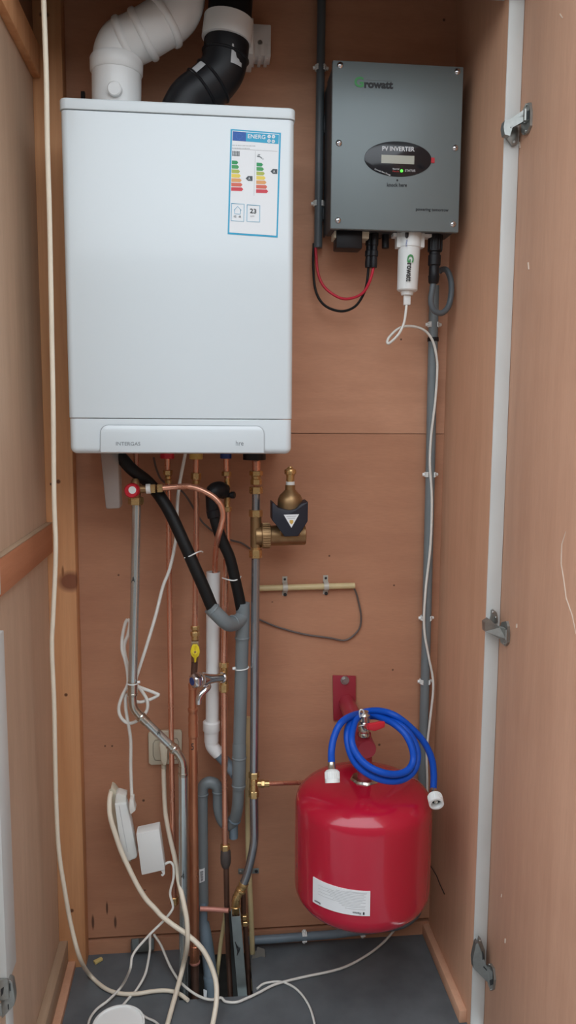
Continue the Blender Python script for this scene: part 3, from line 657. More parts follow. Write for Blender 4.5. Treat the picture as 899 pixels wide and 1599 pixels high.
# copper water pipe with tee
wp = thing('copper_pipe', (355, 1425, .08), 'copper cold water pipe with brass tee, dropping from the blue collar', 'pipe', 'thin copper pipes')
d = .08
pipe(wp, [(352.5, 700, .09), (353.5, 740, .09), (354.5, 745, .088)], 4.4, COPPER)
nut(wp, 353.5, 736, 743.5, 7.5, .088)
P = [(743, 5), (750, 4.4), (758, 5), (770, 4.6), (780, 5), (790, 4.6), (792, 5.2)]
mk('check_valve', MB().tube([(354.5, y, .086) for y, r in P], [m(r, .086) for y, r in P], 18), BRASS, wp)
mk('drain_knob', MB().cyl((352, 773, .098), (361, 773, .104), m(4, .1), ch=.001).cyl((360, 773, .104), (366.5, 773, .108), m(5.6, .1), ch=.0015), BLACK, wp)
nut(wp, 354.8, 791, 799, 6.6, .086)
pipe(wp, [(355, 798, .086), (354.5, 850, d), (351.5, 940, d), (349.5, 1036, d)], 4.9, COPPER)
nut(wp, 349.5, 1034, 1042, 8, d); ring(wp, 349.5, 1042, 1050, 6.5, d); nut(wp, 349.3, 1067, 1080, 7.8, d)
mk('tee', MB().cyl((349.3, 1070, d), (349.5, 1046, d), m(6.6, d), ch=.001).cyl((349.5, 1058, d), W(347, 1058.5, d+.024), m(6, d)), BRASS, wp)
mb = MB(); yy = 1078; P = []
while yy < 1320: P += [(350.2+(yy-1078)*.0045, yy, d)]; yy += 2.2
mb.tube(P, [m(4.75 if k % 2 else 5.15, d) for k in range(len(P))], 16)
lab(mk('ribbed_tube', mb, COPPER, wp), 'finely ribbed copper section')
nut(wp, 351.5, 1318, 1327, 7.8, d)
P = [(1326, 6.5), (1330, 8.6), (1340, 9.2), (1347, 8.6), (1354, 6)]
mk('coupling', MB().tube([(352.3, y, d) for y, r in P], [m(r, d) for y, r in P], 12), mat('dull zinc fitting', (.14, .12, .11), .5, .5, var=.3, scale=50), wp)
pipe(wp, [(353, 1350, d), (354.5, 1430, d), (357, 1500, d), (360, 1558, d)], 4.6, BROWNP)
# tap
tp = thing('tap', (349, 1058, .1), 'chrome tap with a blue dot on its handle', 'tap')
A = W(348, 1058, .106); B = W(318, 1061, .155); K = W(299, 1061, .172)
ax = (B-A).normalized(); Ln = (B-A).length
mk('escutcheon', MB().lathe(A, ax, [(0, m(8)), (.002, m(8.6)), (.004, m(8)), (.006, m(6.6))], 24), CHROME, tp)
mk('body', MB().lathe(A+ax*.004, ax, [(0, m(6.8)), (Ln*.35, m(6.6)), (Ln*.7, m(8.5)), (Ln*1.0, m(11.5)), (Ln*1.12, m(11.8)), (Ln*1.15, m(8))], 24), CHROME, tp)
ax2 = Vector((-.82, -.55, -.02)).normalized(); kb = W(311, 1061, .160)
kn1 = mk('handle', MB().lathe(kb, ax2, [(0, m(9)), (.002, m(12)), (.010, m(12.8)), (.017, m(11)), (.019, m(8.5))], 6, flat=(0, 0, 1)), CHROME, tp)
kc = kb+ax2*.0188
lab(mk('handle_disc', MB().lathe(kc, ax2, [(0, m(6.4)), (.0012, m(6.2)), (.0014, 0)], 24), DBLUE, tp), 'dark blue dot on the handle')
pipe(tp, [(322, 1063, .145), (325, 1072, .152), (321, 1077, .16), (314, 1084, .166), (310.5, 1091, .168), (310, 1099, .168)], 4.9, CHROME, 'spout', sm=6)
# steel pipe with magnetic filter
st = thing('steel_pipe', (378, 1425, .1), 'dark grey steel return pipe with brass fittings, right of the drain', 'pipe')
d = .105
pipe(st, [(400, 700, .09), (400, 722, .095), (400, 740, .1)], 6.6, COPPER)
nut(st, 399.8, 735, 743, 10.5, d); ring(st, 399.8, 743, 748, 7.5, d); nut(st, 399.8, 748, 757, 9, d); nut(st, 399.8, 760, 771, 10.5, d)
pipe(st, [(399.8, 768, d), (399.6, 800, d)], 6.7, STEELD)
nut(st, 399.2, 796, 807, 10.8, d)
mk('tee_body', MB().tube([(399.5, 854, d), (399.5, 805, d)], m(9, d), 22), BRONZE, st)
ring(st, 399.3, 850, 860, 8, d); nut(st, 399, 858, 871, 10.3, d)
pipe(st, [(399, 868, d), (398, 1000, d), (396.5, 1210, d)], 6.9, STEELD)
nut(st, 396.3, 1205, 1215, 9, d); ring(st, 396.2, 1215, 1237, 7.4, d, name='tee'); nut(st, 396, 1234, 1245, 8.6, d)
mk('tee_arm', MB().cyl((398, 1223.5, d), (408, 1223.8, d), m(5.6, d)).hex((407, 1223.8, d), (413, 1223.9, d), m(6.6, d)).cyl((412, 1223.9, d), (420, 1224, d), m(5.2, d)), BRASS, st)
pipe(st, [(418, 1224, d), (445, 1223, .095), (475, 1222, .075), (508, 1220, .05), (545, 1218, .04)], 3.7, COPPER, 'branch_tube', sm=3)
pipe(st, [(396.3, 1240, d), (397, 1284, d), (397, 1308, d), (395, 1325, d), (390.5, 1347, d), (385, 1367, d), (378, 1386, d)], 7.0, STEELD, sm=5)
mk('collar', bead((380, 1381, d), (376, 1391, d), m(7.8, d), .009), BRASS, st); mk('collar', bead((376, 1390, d), (372, 1398, d), m(8, d), .008), BRASS, st)
pipe(st, [(379, 1384, d), (373, 1394, d), (368.5, 1405, d), (368, 1418, d)], 7.2, BRASS, 'elbow', sm=5)
ring(st, 368, 1414, 1419, 8.6, d); ring(st, 368, 1418, 1425, 8.2, d)
pipe(st, [(368, 1423, d), (380, 1560, .1)], 6.5, BROWNP)
mf = thing('magnetic_filter', (440, 850, .1), 'bronze magnetic dirt filter with a black magnet holder', 'filter')
mk('collar_ring', MB().cyl((408, 836.5, d), (422, 836.3, d), m(19.5, d), n=30, ch=.001), BRONZE, mf)
mb = MB()
for k in range(30):
    a = 2*PI*k/30; o = Vector((0, math.cos(a), math.sin(a)))*m(19.6, d); mb.tube([W(410, 836.5, d)+o, W(421, 836.3, d)+o], .0008, 5)
mk('knurling', mb, BRONZE, mf)
mk('sleeve', MB().cyl((399, 836.6, d), (410, 836.5, d), m(15.5, d), n=28), BRONZE, mf)
mk('chamber', MB().cyl((420, 836.3, d), (476.5, 835, d), m(16, d), n=30, ch=.0015), BRONZE, mf)
bd = .125
P = [(836, 15), (812, 19), (800, 20), (786, 20), (779, 19.4), (773, 16.5), (768, 11), (765, 8.6)]
mk('bottle', MB().tube([(452.8, y, bd) for y, r in P], [m(r, bd) for y, r in P], 32), BRONZE, mf)
mk('neck_nut', MB().cyl((452.9, 766, bd), (452.9, 757, bd), m(8, bd), n=28, ch=.0006), BRONZE, mf)
mk('washer', MB().cyl((453, 757.2, bd), (453, 752, bd), m(6.9, bd), n=24), WPLA, mf)
P = [(752, 5.5), (748, 6.8), (745, 6), (741, 7), (740, 9), (735, 9.5), (733, 8.5), (732, 6), (730, 4), (728.5, 3.5)]
mk('bleed_screw', MB().tube([(453, y, bd) for y, r in P], [m(r, bd) for y, r in P], 14), BRASS, mf)
hol = [(425, 785), (428.5, 786.5), (434, 793), (443, 795.5), (453, 797), (462, 795), (470, 787), (480.5, 784), (481, 785), (480.5, 814), (465.5, 837.5), (444, 838), (429.5, 818), (425, 813)]
hld = mk('magnet_holder', MB().plate(hol, .163, .06, .002), NAVY, mf)
lab(hld, 'black rubber holder with a triangular warning sticker')
mk('warning_sticker', MB().plate([(442.8, 803.8), (466.8, 803), (454.8, 824.3)], .1636, .0008), PAPER, hld)
mk('warning_symbol', MB().plate([(452, 812), (457.5, 812), (458, 816), (455, 819), (452, 816)], .1640, .0005), YELB, hld)
mk('print_line', MB().plate([(446.5, 806), (463, 805.5), (462.4, 806.7), (447.2, 807.2)], .1640, .0004).plate([(448.6, 809), (461, 808.6), (460.5, 809.7), (449.2, 810.1)], .1640, .0004), STICK, hld)
# white drain pipe
wd_ = thing('white_drain_pipe', (333, 1180, .05), 'open-topped white plastic drain pipe between the copper pipes', 'pipe')
d = .056
mb = MB(); c0, c1_ = W(333, 893, d), W(331.2, 1128, d); r = m(11, d)
L0 = (c1_-c0).length
mk('tube', mb.lathe(c0, c1_-c0, [(.06, 0), (.06, r*.86), (.0, r*.86), (0, r), (L0, r*.97)], 30), WPVC, wd_)
P = [(1125, 12), (1127, 14), (1140, 14), (1142, 12.4), (1143, 12), (1157, 11.8), (1159, 11.3)]
mk('socket', MB().tube([(330, y, d) for y, r in P], [m(r, d) for y, r in P], 30), WPVC, wd_)
pipe(wd_, [(330, 1156, d), (330.5, 1163, d), (334, 1169, d), (341, 1176.5, d)], 10.8, WPVC, 'elbow', sm=5, n=26)
# grey drain
gd = thing('grey_drain_pipe', (372, 1300, .1), 'grey plastic drain with side branch above and U-bend below', 'pipe')
d = .10
mk('branch_fitting', MB().tube([(379, 941.5, d), (378.8, 960, d), (378, 999, d)], m(11.2, d), 26).tube([(377, 965, .103), (367, 973, .122), (359, 975, .138), (351, 971, .148), (341, 961.5, .152), (328, 948, .153)], m(11.6, .14), 26, sm=5), GPVC, gd)
pipe(gd, [(378, 995, d), (376.8, 1045, d), (373.5, 1170, d)], 10.5, GPVC, n=26)
mk('socket', MB().tube([(373.5, 1160, d), (373.5, 1164, d), (372.8, 1229, d), (372.8, 1231, d)], [m(10.6), m(11.3), m(11.2), m(10.4)], 26), GPVC, gd)
pipe(gd, [(338, 1173.5, .056), (347, 1184, .058), (358, 1196, .068), (368, 1210, .092)], 9.0, BPVC, 'branch_arm', n=22)
pipe(gd, [(372.5, 1225, d), (371, 1256, .09), (367, 1277, .072), (357, 1288, .058), (347, 1280, .05), (341.5, 1260, .046), (341, 1240, .044), (338.5, 1228, .044), (331, 1222.5, .044), (322.5, 1223, .044), (316.5, 1230, .044), (315, 1246, .045), (315.5, 1300, .045), (316.5, 1412, .045)], 9.6, GPVC, 'trap', sm=6, n=24)
pipe(gd, [(364.5, 1286, .062), (364.5, 1308, .062)], 7.4, BPVC, 'trap_plug')
mk('trap_ring', bead((366, 1280, .07), (363, 1288, .065), m(10, .07), .006), BPVC, gd)
for a_, b_, r_ in [((378, 996, d), (378, 1001, d), 11.4), ((373.3, 1183, d), (373.2, 1188, d), 11.5), ((372.7, 1226, d), (372.7, 1232, d), 11.3), ((364, 972.3, .127), (369, 970.5, .118), 11.9), ((333, 952.5, .152), (329, 948.8, .152), 11.9),
                   ((341, 1236, .044), (341, 1242, .044), 10.2), ((315.2, 1240, .045), (315.1, 1246, .045), 10.2)]:
    mk('socket_rim', bead(a_, b_, m(r_*.985, a_[2]), .005), GPVC, gd)
mk('pen_mark', MB().tube([W(376, 978, .1+m(11.6)), W(379, 975, .1+m(11.7)), W(383, 972, .1+m(11))], .0007, 5), INK, gd)
lb = mk('barcode_sticker', MB().plate([(311, 1359), (319.3, 1356), (319.5, 1375.5), (311.5, 1379)], .045+m(9.7)+.0015, .004), PAPER, gd)
mb = MB()
for k in range(8): mb.plate([(312.5+.1*k, 1361.5+k*2), (317.5, 1360+k*2), (317.5, 1361+k*2-(k % 2)*.4), (312.5+.1*k, 1362.6+k*2)], .045+m(9.7)+.0019, .0005)
mk('bars', mb, INK, lb)
bp_ = thing('blue_grey_pipe', (328, 1550, .06), 'blue-grey sewer pipe stub leaning up out of the floor hole', 'pipe')
P = [(317, 1408, 7.2), (317.2, 1438, 7.2), (318.5, 1442, 9), (322, 1470, 11), (326, 1500, 11.2), (329, 1525, 11.4)]
pipe(bp_, [(x, y, .05+(y-1408)*.0002) for x, y, r in P], [r for x, y, r in P], BPVC, n=24)
mk('socket', MB().tube([(328.7, 1522, .074), (329, 1526, .075), (329.3, 1531, .076), (330.5, 1562, .08)], [m(12), m(13), m(12), m(12)], 24), BPVC, bp_)
mk('sticker', MB().plate([(317.5, 1546), (323, 1548), (322.5, 1558), (318, 1557)], .08+m(12.4), .003), PAPER, bp_)
# black hoses
h1 = thing('black_hose', (333, 950, .15), 'black drain hose slanting from boiler into the grey branch', 'hose', 'black drain hoses')
mk('tube', MB().tube([(168, 690, .12), (189, 714, .135), (206, 733, .136), (228, 750, .115), (242, 765, .108), (255, 783, .115), (268, 806, .125), (286, 845, .138), (305, 888, .147), (320, 922, .151), (331, 948, .152), (337, 957, .152)], m(9.6, .14), 20, sm=6), RUBBER, h1)
tie([(288, 871, .150), (297, 868, .157), (306, 863.5, .158), (313, 861, .14), (316.5, 862, .125)], .0014, h1)
h2 = thing('black_hose', (378, 942, .1), 'black drain hose dropping from black elbow into the upright grey pipe', 'hose', 'black drain hoses')
mk('tube', MB().tube([(332.5, 795, .118), (335, 808, .12), (341, 829, .122), (350, 851, .122), (359, 872, .12), (367, 905, .113), (373, 932, .104), (378, 960, .1)], m(8.9, .12), 20, sm=6), RUBBER, h2)
mk('elbow', MB().tube([(351, 768, .095), (343, 765, .103), (334, 768, .112), (331.5, 782, .116), (332.5, 800, .118)], [m(12), m(13.5), m(13), m(10.5), m(10)], 20, sm=5), BLACK, h2)
mk('collar', MB().cyl((333, 796, .118), (335.5, 808, .119), m(11.5), ch=.001), BLACK, h2)
tie([(347, 902.5, .096), (355, 905, .127), (365, 906.5, .129), (373.5, 903.5, .118), (376, 900, .105)], .0014, h2)
mk('cable_tie', ringtie(376.8, 1043, .10, 10.7, tilt=.1).cyl((363.5, 1044, .112), (368, 1043.5, .114), .0035, n=10), WPLA, gd)
mk('cable_tie', ringtie(207, 1067, .13, 7.4).cyl((214.5, 1065.5, .137), (218.5, 1065, .137), .003, n=10), WPLA, sp)
# stuff going into the floor
uc = thing('metal_channel', (380, 1556, .15), 'grey sheet metal channel standing in the floor hole', 'channel')
q = [(361, 1432), (375.5, 1431), (386, 1556), (371.5, 1558)]
mk('web', MB().prism([(361, 1432, .150), (375.5, 1431, .150), (386, 1556, .142), (371.5, 1558, .142)], (0, .002, 0)), GALV, uc)
mk('flange', MB().prism([(361, 1432, .150), (371.5, 1558, .142), W(371.5, 1558, .142)+Vector((0, .03, 0)), W(361, 1432, .15)+Vector((0, .03, 0))], (.002, 0, 0)).prism([(375.5, 1431, .150), (386, 1556, .142), W(386, 1556, .142)+Vector((0, .03, 0)), W(375.5, 1431, .15)+Vector((0, .03, 0))], (-.002, 0, 0)), GALV, uc)
mb = MB()
for k in range(4): mb.tube([(367+k*1.5, 1477+k*3-6, .1505), (371+k*1.2, 1486-k*2, .1505), (370+k, 1492-k*2, .1505)], .0009, 5)
mk('ink_scribble', mb, INK, uc)
mk('dark_side', MB().prism([(350, 1424, .085), (364, 1424, .085), (373, 1556, .08), (357, 1556, .08)], (0, .003, 0)), mat('dark side plate', (.035, .04, .038), .7, var=.3, scale=30), uc)  # dark plate along the channel's left side
tp2 = thing('brown_pipe', (389, 1555, .09), 'slim brown pipe behind the metal channel with brass nut', 'pipe')
d = .085
pipe(tp2, [(379.5, 1392, .08), (380, 1425, .08), (383, 1450, d), (389.5, 1555, d)], 4.2, BROWNP)
nut(tp2, 381.5, 1428, 1435, 6, d); nut(tp2, 382.5, 1437, 1444, 6.6, d)
tag(mk('yellow_conduit', MB().tube([(387, 1120, .03), (386.3, 1250, .03), (387.5, 1330, .03), (391, 1410, .032), (394.5, 1500, .034), (396, 1545, .034)], m(4.4, .03), 16, sm=4), YCON), 'yellowish conduit rising behind the dark steel pipe from floor', 'conduit')
tag(mk('yellow_conduit', MB().tube([(353, 1415, .04), (350.5, 1436, .042), (345, 1470, .045), (341, 1503, .05), (337, 1540, .05)], m(3.4, .04), 14, sm=4), YCON), 'short yellow conduit leaning beside the blue-grey sewer pipe', 'conduit')
fb = MB()
for k in range(5):
    a = k*1.25; x = 402+4*math.cos(a); y = 1488+k*6
    fb.prism([(x-8, y+22, .05), (x+9, y+24, .06), (x+6, y-4, .045), (x-5, y-8, .055)], (0.002, .0015, .002))
tag(mk('crumpled_film', fb, FOIL), 'crumpled clear plastic film at floor hole edge', 'plastic film')
wc = thing('pipe_bracket', (389, 1360, 0), 'small metal wall bracket behind the bend of dark pipe', 'bracket')
mk('strip', MB().plate([(372, 1357), (404, 1356), (404, 1364), (372, 1365)], .003, .002, .0005), GALV, wc)
mk('screw', disc(400, 1360, 2.6, .006, .003), INK, wc); mk('screw', disc(375.5, 1361, 2, .006, .003), ZINC, wc)
gb = thing('junction_plate', (222, 1489, .02), 'small grey metal box at the foot of back wall', 'metal box')
mk('box', MB().box(W(204, 1488, .022), W(241, 1463, .003), .0015), mat('dark dusty zinc', (.17, .18, .17), .6, .3, var=.4, scale=40), gb)
mk('flap', MB().plate([(206, 1468), (216, 1466), (217, 1482), (207, 1484)], .025, .002), GALV, gb); mk('flap', MB().plate([(231, 1466), (240, 1465), (240, 1482), (232, 1484)], .025, .002), GALV, gb)

# ------------------------------------------------------------------ expansion vessel
cx, cyv = .3405, -.222; Rv = .152
vs = thing('expansion_vessel', Vector((cx, cyv, .236)), 'glossy red expansion vessel hanging in the lower right corner', 'expansion vessel')
zb_, zt_ = .302, .487; hb, ht = .066, .062
prof = []
for k in range(13):
    a = PI/2*k/12; prof.append((zb_-hb*math.cos(a)**.9 if k < 12 else zb_, Rv*math.sin(a)**.82 if k else 0))
prof += [(zb_+.05, Rv), (zb_+.09, Rv*1.003), (zb_+.10, Rv*1.003), (zb_+.14, Rv), (zt_, Rv)]
for k in range(1, 13):
    a = PI/2*k/12; prof.append((zt_+ht*math.sin(a)**.9, Rv*math.cos(a)**.82 if k < 12 else 0))
mk('tank', MB().lathe(Vector((cx, cyv, 0)), (0, 0, 1), prof, 72), RED, vs, ang=60)
# label on the tank
def oncyl(a0, a1, zf0, zf1, r, n=14):
    mb = MB(); g = []
    for i in range(n+1):
        t = a0+(a1-a0)*i/n; s = i/n
        g.append([mb.bm.verts.new(Vector((cx+rr*math.sin(t), cyv-rr*math.cos(t), z))) for rr, z in ((r, zf0(s)), (r, zf1(s)), (r-.002, zf1(s)), (r-.002, zf0(s)))])
    for p, q in zip(g, g[1:]):
        for k in range(4): mb.bm.faces.new((p[k], p[(k+1) % 4], q[(k+1) % 4], q[k]))
    mb.bm.faces.new(g[0][::-1]); mb.bm.faces.new(g[-1]); return mb
def ang_of(px, py):   # where the ray meets the tank wall
    v = ray(px, py); ox, oy = CAM.x-cx, CAM.y-cyv; A_ = v.x**2+v.y**2; B_ = 2*(ox*v.x+oy*v.y); C_ = ox*ox+oy*oy-(Rv+.001)**2
    t = (-B_-math.sqrt(B_*B_-4*A_*C_))/(2*A_); p = CAM+v*t; return math.atan2(p.x-cx, -(p.y-cyv)), p.z
aTL, zTL = ang_of(489, 1369); aTR, zTR = ang_of(578, 1391.6); aBR, zBR = ang_of(577, 1430); aBL, zBL = ang_of(489, 1408)
lv = mk('data_label', oncyl(aTL, aTR, lambda s: zBL+(zBR-zBL)*s, lambda s: zTL+(zTR-zTL)*s, Rv+.0022), PAPER, vs)
lab(lv, 'white upside-down data label')
def lblz(f): return lambda s: (zBL+(zTL-zBL)*f)
mb = MB(); aw = aTR-aTL
for f, (s0, s1) in [(.90, (.62, .95)), (.86, (.45, .94)), (.80, (.12, .9)), (.74, (.30, .93)), (.68, (.12, .9)), (.62, (.35, .93)), (.56, (.12, .88)), (.50, (.4, .93)), (.44, (.12, .85)), (.38, (.5, .93)), (.32, (.55, .92)), (.24, (.6, .93))]:
    a0, a1 = aTL+aw*s0, aTL+aw*s1; zz = zBL+(zTL-zBL)*f
    ds = (zBR-zBL)
    t = oncyl(a0, a1, (lambda s, zz=zz, s0=s0, s1=s1: zz+ds*(s0+(s1-s0)*s)), (lambda s, zz=zz, s0=s0, s1=s1: zz+.0009+ds*(s0+(s1-s0)*s)), Rv+.0026, 6)
    mb.merge(t.bm)
mk('small_print', mb, STICK, lv)
def otext(s, sx0, sx1, f0, f1, mt):
    # upside-down lettering: the text's start is on the right
    def pt(sx, f): a = aTL+aw*sx; return Vector((cx+(Rv+.003)*math.sin(a), cyv-(Rv+.003)*math.cos(a), zBL+(zBR-zBL)*sx+(zTL-zBL)*f))
    text(s, pt(sx1, f1), pt(sx0, f1), pt(sx1, f0), mt, lv)
otext('Flamco', .73, .86, .07, .15, INK); otext('Flexcon', .05, .17, .07, .14, INK)
mk('logo_dot', oncyl(aTL+aw*.89, aTL+aw*.915, lambda s: zBL+(zBR-zBL)*.9+.003, lambda s: zBL+(zBR-zBL)*.9+.0085, Rv+.0028, 4), INK, lv)
mk('connection_nut', MB().lathe(Vector((cx, cyv-.012, zt_+ht-.012)), (0, 0, 1), [(0, .031), (.004, .033), (.012, .033), (.016, .029)], 8), PRESS, vs)
# bracket
br = thing('vessel_bracket', W(538, 1120, 0), 'red wall bracket with a stout tube holding up the vessel', 'bracket')
mk('back_plate', MB().plate([(519.5, 1055), (555.5, 1056), (555.5, 1125), (520.5, 1125)], .006, .005, .0008), REDB, br)
bo = mk('bolt', MB().cyl(W(538, 1062, .006), W(538, 1062, .006)+Vector((0, -.003, 0)), m(7, 0)).hex(W(538, 1062, .009), W(538, 1062, .009)+Vector((0, -.007, 0)), m(5, 0)), ZINC, br)
E_ = W(573, 1171, .262); S_ = Vector((E_.x+.0, -.004, E_.z+.0)); S_ = W(541, 1097, .004)
mk('arm', MB().tube([S_, S_.lerp(E_, .985), E_], [m(15.5, .25), m(15.8, .25), m(14.8, .25)], 28), REDB, br)
mk('stub', MB().cyl(Vector((cx, cyv-.012, zt_+ht-.006)), Vector((cx-.002, cyv-.012, E_.z)), .0165, n=24).cyl(Vector((cx-.003, cyv-.012, E_.z)), W(568, 1146, .242), .0155, n=20), REDB, br)
bv = thing('ball_valve', W(568, 1147, .248), 'nickel ball valve with a red lever on the bracket tube', 'valve')
P = [(1149, 8.8), (1146, 8.8), (1144, 7.5), (1141, 9.5), (1134, 10.6), (1128, 9.5), (1126, 8), (1124, 10.4), (1116, 10.4), (1114, 8), (1111, 7.5)]
mk('valve_body', MB().tube([(568.3, y, .25) for y, r in P], [m(r, .243) for y, r in P], 16), PRESS, bv)
mk('lever', MB().plate([(574, 1131), (583, 1130), (594, 1127.5), (601.5, 1128), (600.5, 1136), (592, 1139.5), (585, 1142), (575, 1140)], .30, .008, .0015).cyl((572, 1134, .262), (577, 1135.5, .296), m(5, .28)), REDP, bv)
mk('wire_tie', MB().tube([(560, 1134, .262), (564, 1133, .268), (572, 1132, .268), (577, 1131, .258)], .0012, 8, sm=4).tube([(562, 1120, .268), (561, 1112, .274), (564, 1108, .276), (568, 1112, .272), (565, 1119, .27)], .0016, 8, sm=5), WPLA, bv)
# blue hose
bh = thing('blue_hose', (600, 1218, .34), 'coiled blue filling hose hung over the red vessel', 'hose')
HP = [(517.5, 1194, .345), (517.5, 1172, .335), (522, 1149, .32), (533, 1128, .305), (551, 1117, .265), (568, 1114, .212), (590, 1119, .235), (614, 1130, .275), (632, 1146, .30), (643, 1168, .315), (645, 1188, .325), (636, 1203, .34), (618, 1209, .352), (596, 1206, .36), (573, 1195, .352), (557, 1178, .34), (549, 1158, .325), (551, 1136, .295), (558, 1121, .262),
      (572, 1118, .216), (600, 1121, .245), (628, 1135, .28), (646, 1157, .295), (652, 1182, .31), (645, 1205, .328), (626, 1218, .342), (603, 1219, .35), (577, 1210, .345), (555, 1192, .335), (544, 1167, .322), (542, 1141, .30), (551, 1122, .262),
      (568, 1112, .216), (592, 1110, .235), (616, 1117, .262), (640, 1135, .268), (661, 1158, .275), (673.5, 1184, .282), (677, 1210, .29), (676, 1238, .30)]
mk('tube', MB().tube(HP, m(5.7, .3), 18, sm=7), BLUE, bh)
for (px, py, dd, axv, l) in ((517.5, 1190, .346, (0, -.42, -.9), 'pointing down'), (676, 1233, .30, (-.08, -.95, -.34), 'open end facing out')):
    c = W(px, py, dd); ax = Vector(axv).normalized()
    mk('ferrule', MB().lathe(c, ax, [(0, m(5.8, dd)), (.002, m(6.2, dd)), (.013, m(6.2, dd)), (.016, m(5, dd))], 18), PRESS, bh)
    c = c+ax*.014; N = 40; mb = MB(); r = m(12.3, dd)
    n_ = mk('coupling_nut', MB().lathe(c, ax, [(0, m(6, dd)), (.001, m(9, dd)), (.004, r*.94), (.018, r*.94), (.019, r), (.026, r), (.026, r*.72), (.010, r*.70), (.010, 0)], 32), WPLA, bh)
    a_ = ax.orthogonal().normalized(); b_ = ax.cross(a_)
    for k in range(22):
        t = 2*PI*k/22; o = (a_*math.cos(t)+b_*math.sin(t))*r*.95; mb.tube([c+o+ax*.005, c+o+ax*.018], .001, 5)
    mk('grip_ribs', mb, WPLA, n_)
    mk('sealing_washer', MB().lathe(c+ax*.0101, ax, [(0, r*.68), (.004, r*.68), (.004, r*.3), (.001, r*.28), (.001, 0)], 24), BLACK, n_)
    mk('hose_tail', MB().lathe(c+ax*.0112, ax, [(0, r*.27), (.009, r*.27), (.009, r*.14), (.006, 0)], 18), PRESS, n_)

# ------------------------------------------------------------------ electrics at the lower left
so = thing('wall_socket', (256, 1190, 0), 'beige double wall socket behind the slanting steel pipe', 'socket')
mk('cover', MB().plate([(231, 1146), (234, 1143), (281, 1141), (284, 1144), (283.5, 1190), (280, 1193), (236, 1195), (232, 1192)], .012, .012, .002), BEIGE, so)
mk('socket_well', MB().tube([W(x, y, .0125) for x, y in [(252, 1155), (242, 1156), (239, 1161), (239, 1180), (242, 1187), (252, 1188), (254, 1180), (254, 1160), (252, 1155)]], .0009, 6), mat('shadow gap plastic', (.30, .27, .20), .5), so)
mk('socket_well', MB().tube([W(x, y, .0125) for x, y in [(276, 1153), (264, 1154), (261, 1160), (261, 1179), (264, 1186), (276, 1186), (279, 1179), (279, 1159), (276, 1153)]], .0009, 6), mat('shadow gap plastic', (.30, .27, .20), .5), so)
pc = thing('mains_cable', (262, 1595, .25), 'beige mains cord with plug, hanging from the wall socket to floor', 'cord')
pl = MB(); pl.prism([(248, 1163, .052), (252, 1160, .052), (259, 1162, .052), (262, 1170, .052), (261, 1188, .052), (259, 1196, .052), (254, 1196, .052), (251, 1188, .052), (250, 1176, .052)], (0, .038, 0), .003)
mk('plug', pl, BEIGE, pc)
mk('strain_relief', MB().tube([(256, 1194, .035), (255.5, 1206, .036)], [m(4.6), m(3.4)], 14), BEIGE, pc)
mk('cable', MB().tube([(255.5, 1200, .036), (255.5, 1210, .036), (257, 1250, .04), (259, 1275, .05), (265, 1307, .07), (273, 1341, .095), (279, 1376, .12), (287, 1411, .15), (292, 1440, .165), (292.5, 1474, .17), Wz(287, 1503, .06), Wz(281, 1528, .03), Wz(268, 1575, .012), Wz(260, 1605, .006), Wz(252, 1640, .006)], m(3.9, .1), 12, sm=6), CREAM, pc)
# thick white multi-socket strip hanging on its lead
es = thing('extension_socket', (200, 1347, .08), 'white multi-socket block hanging at an angle on its cable', 'extension socket')
d0 = .085
back = [(173, 1229), (178, 1232), (184, 1240), (186, 1262), (193, 1300), (201, 1330), (205, 1346), (191, 1347), (182, 1318), (174, 1284), (170.5, 1258), (171, 1240)]
mk('base', MB().plate(back, d0, .030, .002), BEIGE, es)
mk('housing', MB().plate([(178.5, 1256), (197.5, 1255), (203, 1278), (214.5, 1336), (212.5, 1341), (197, 1347), (193.5, 1345), (184, 1300)], d0+.022, .03, .003), WPLA, es)
mk('end_cap', MB().plate([(180, 1241), (184, 1239), (197, 1242.5), (197, 1256), (179, 1257)], d0+.015, .03, .002), OFFW, es)
mk('seam', MB().tube([(186, 1258, d0+.0222), (191.5, 1290, d0+.0222), (199, 1330, d0+.0222)], .0006, 6), STICK, es)
tag(mk('extension_lead', MB().tube([(174, 1234, .075), (171, 1248, .10), (171, 1268, .112), (174, 1284, .116), (180, 1303, .118), (189, 1329, .12), (201, 1355.5, .125), (215, 1383.5, .13), (228, 1404, .135), (242, 1419, .14), (253, 1431, .145), (274, 1447, .155), (293, 1460, .165), (318, 1485, .185), (335, 1524, .21), Wz(338, 1559, .05), Wz(332, 1599, .02), Wz(322, 1640, .008)], m(4.0, .12), 12, sm=6), CREAM), 'thick cream lead sweeping from hanging multi-socket to floor front', 'cord')
pw = thing('white_cable', (205, 1260, .1), 'white boiler cord bundled with a tie, plugged into hanging multi-socket', 'cord')
mk('cable', MB().tube([(290, 700, .09), (288.6, 712, .09), (281, 751, .088), (277, 783, .085), (276, 815, .085), (274, 846, .085), (265, 888, .085), (254, 917, .085), (243, 961, .09), (228, 1011, .095), (217, 1045, .10), (212, 1066, .105), (222, 1080, .10), (230, 1095, .10), (228, 1112, .10), (213, 1126, .105), (199, 1129, .11), (188, 1119, .115), (185.5, 1104, .115), (191, 1086, .115), (199, 1069, .112), (199, 1050, .105), (195, 1030, .10), (190.5, 1014, .095), (191, 995, .09), (195, 975, .09), (199, 967, .09)], m(2.7, .1), 12, sm=6), OFFW, pw)
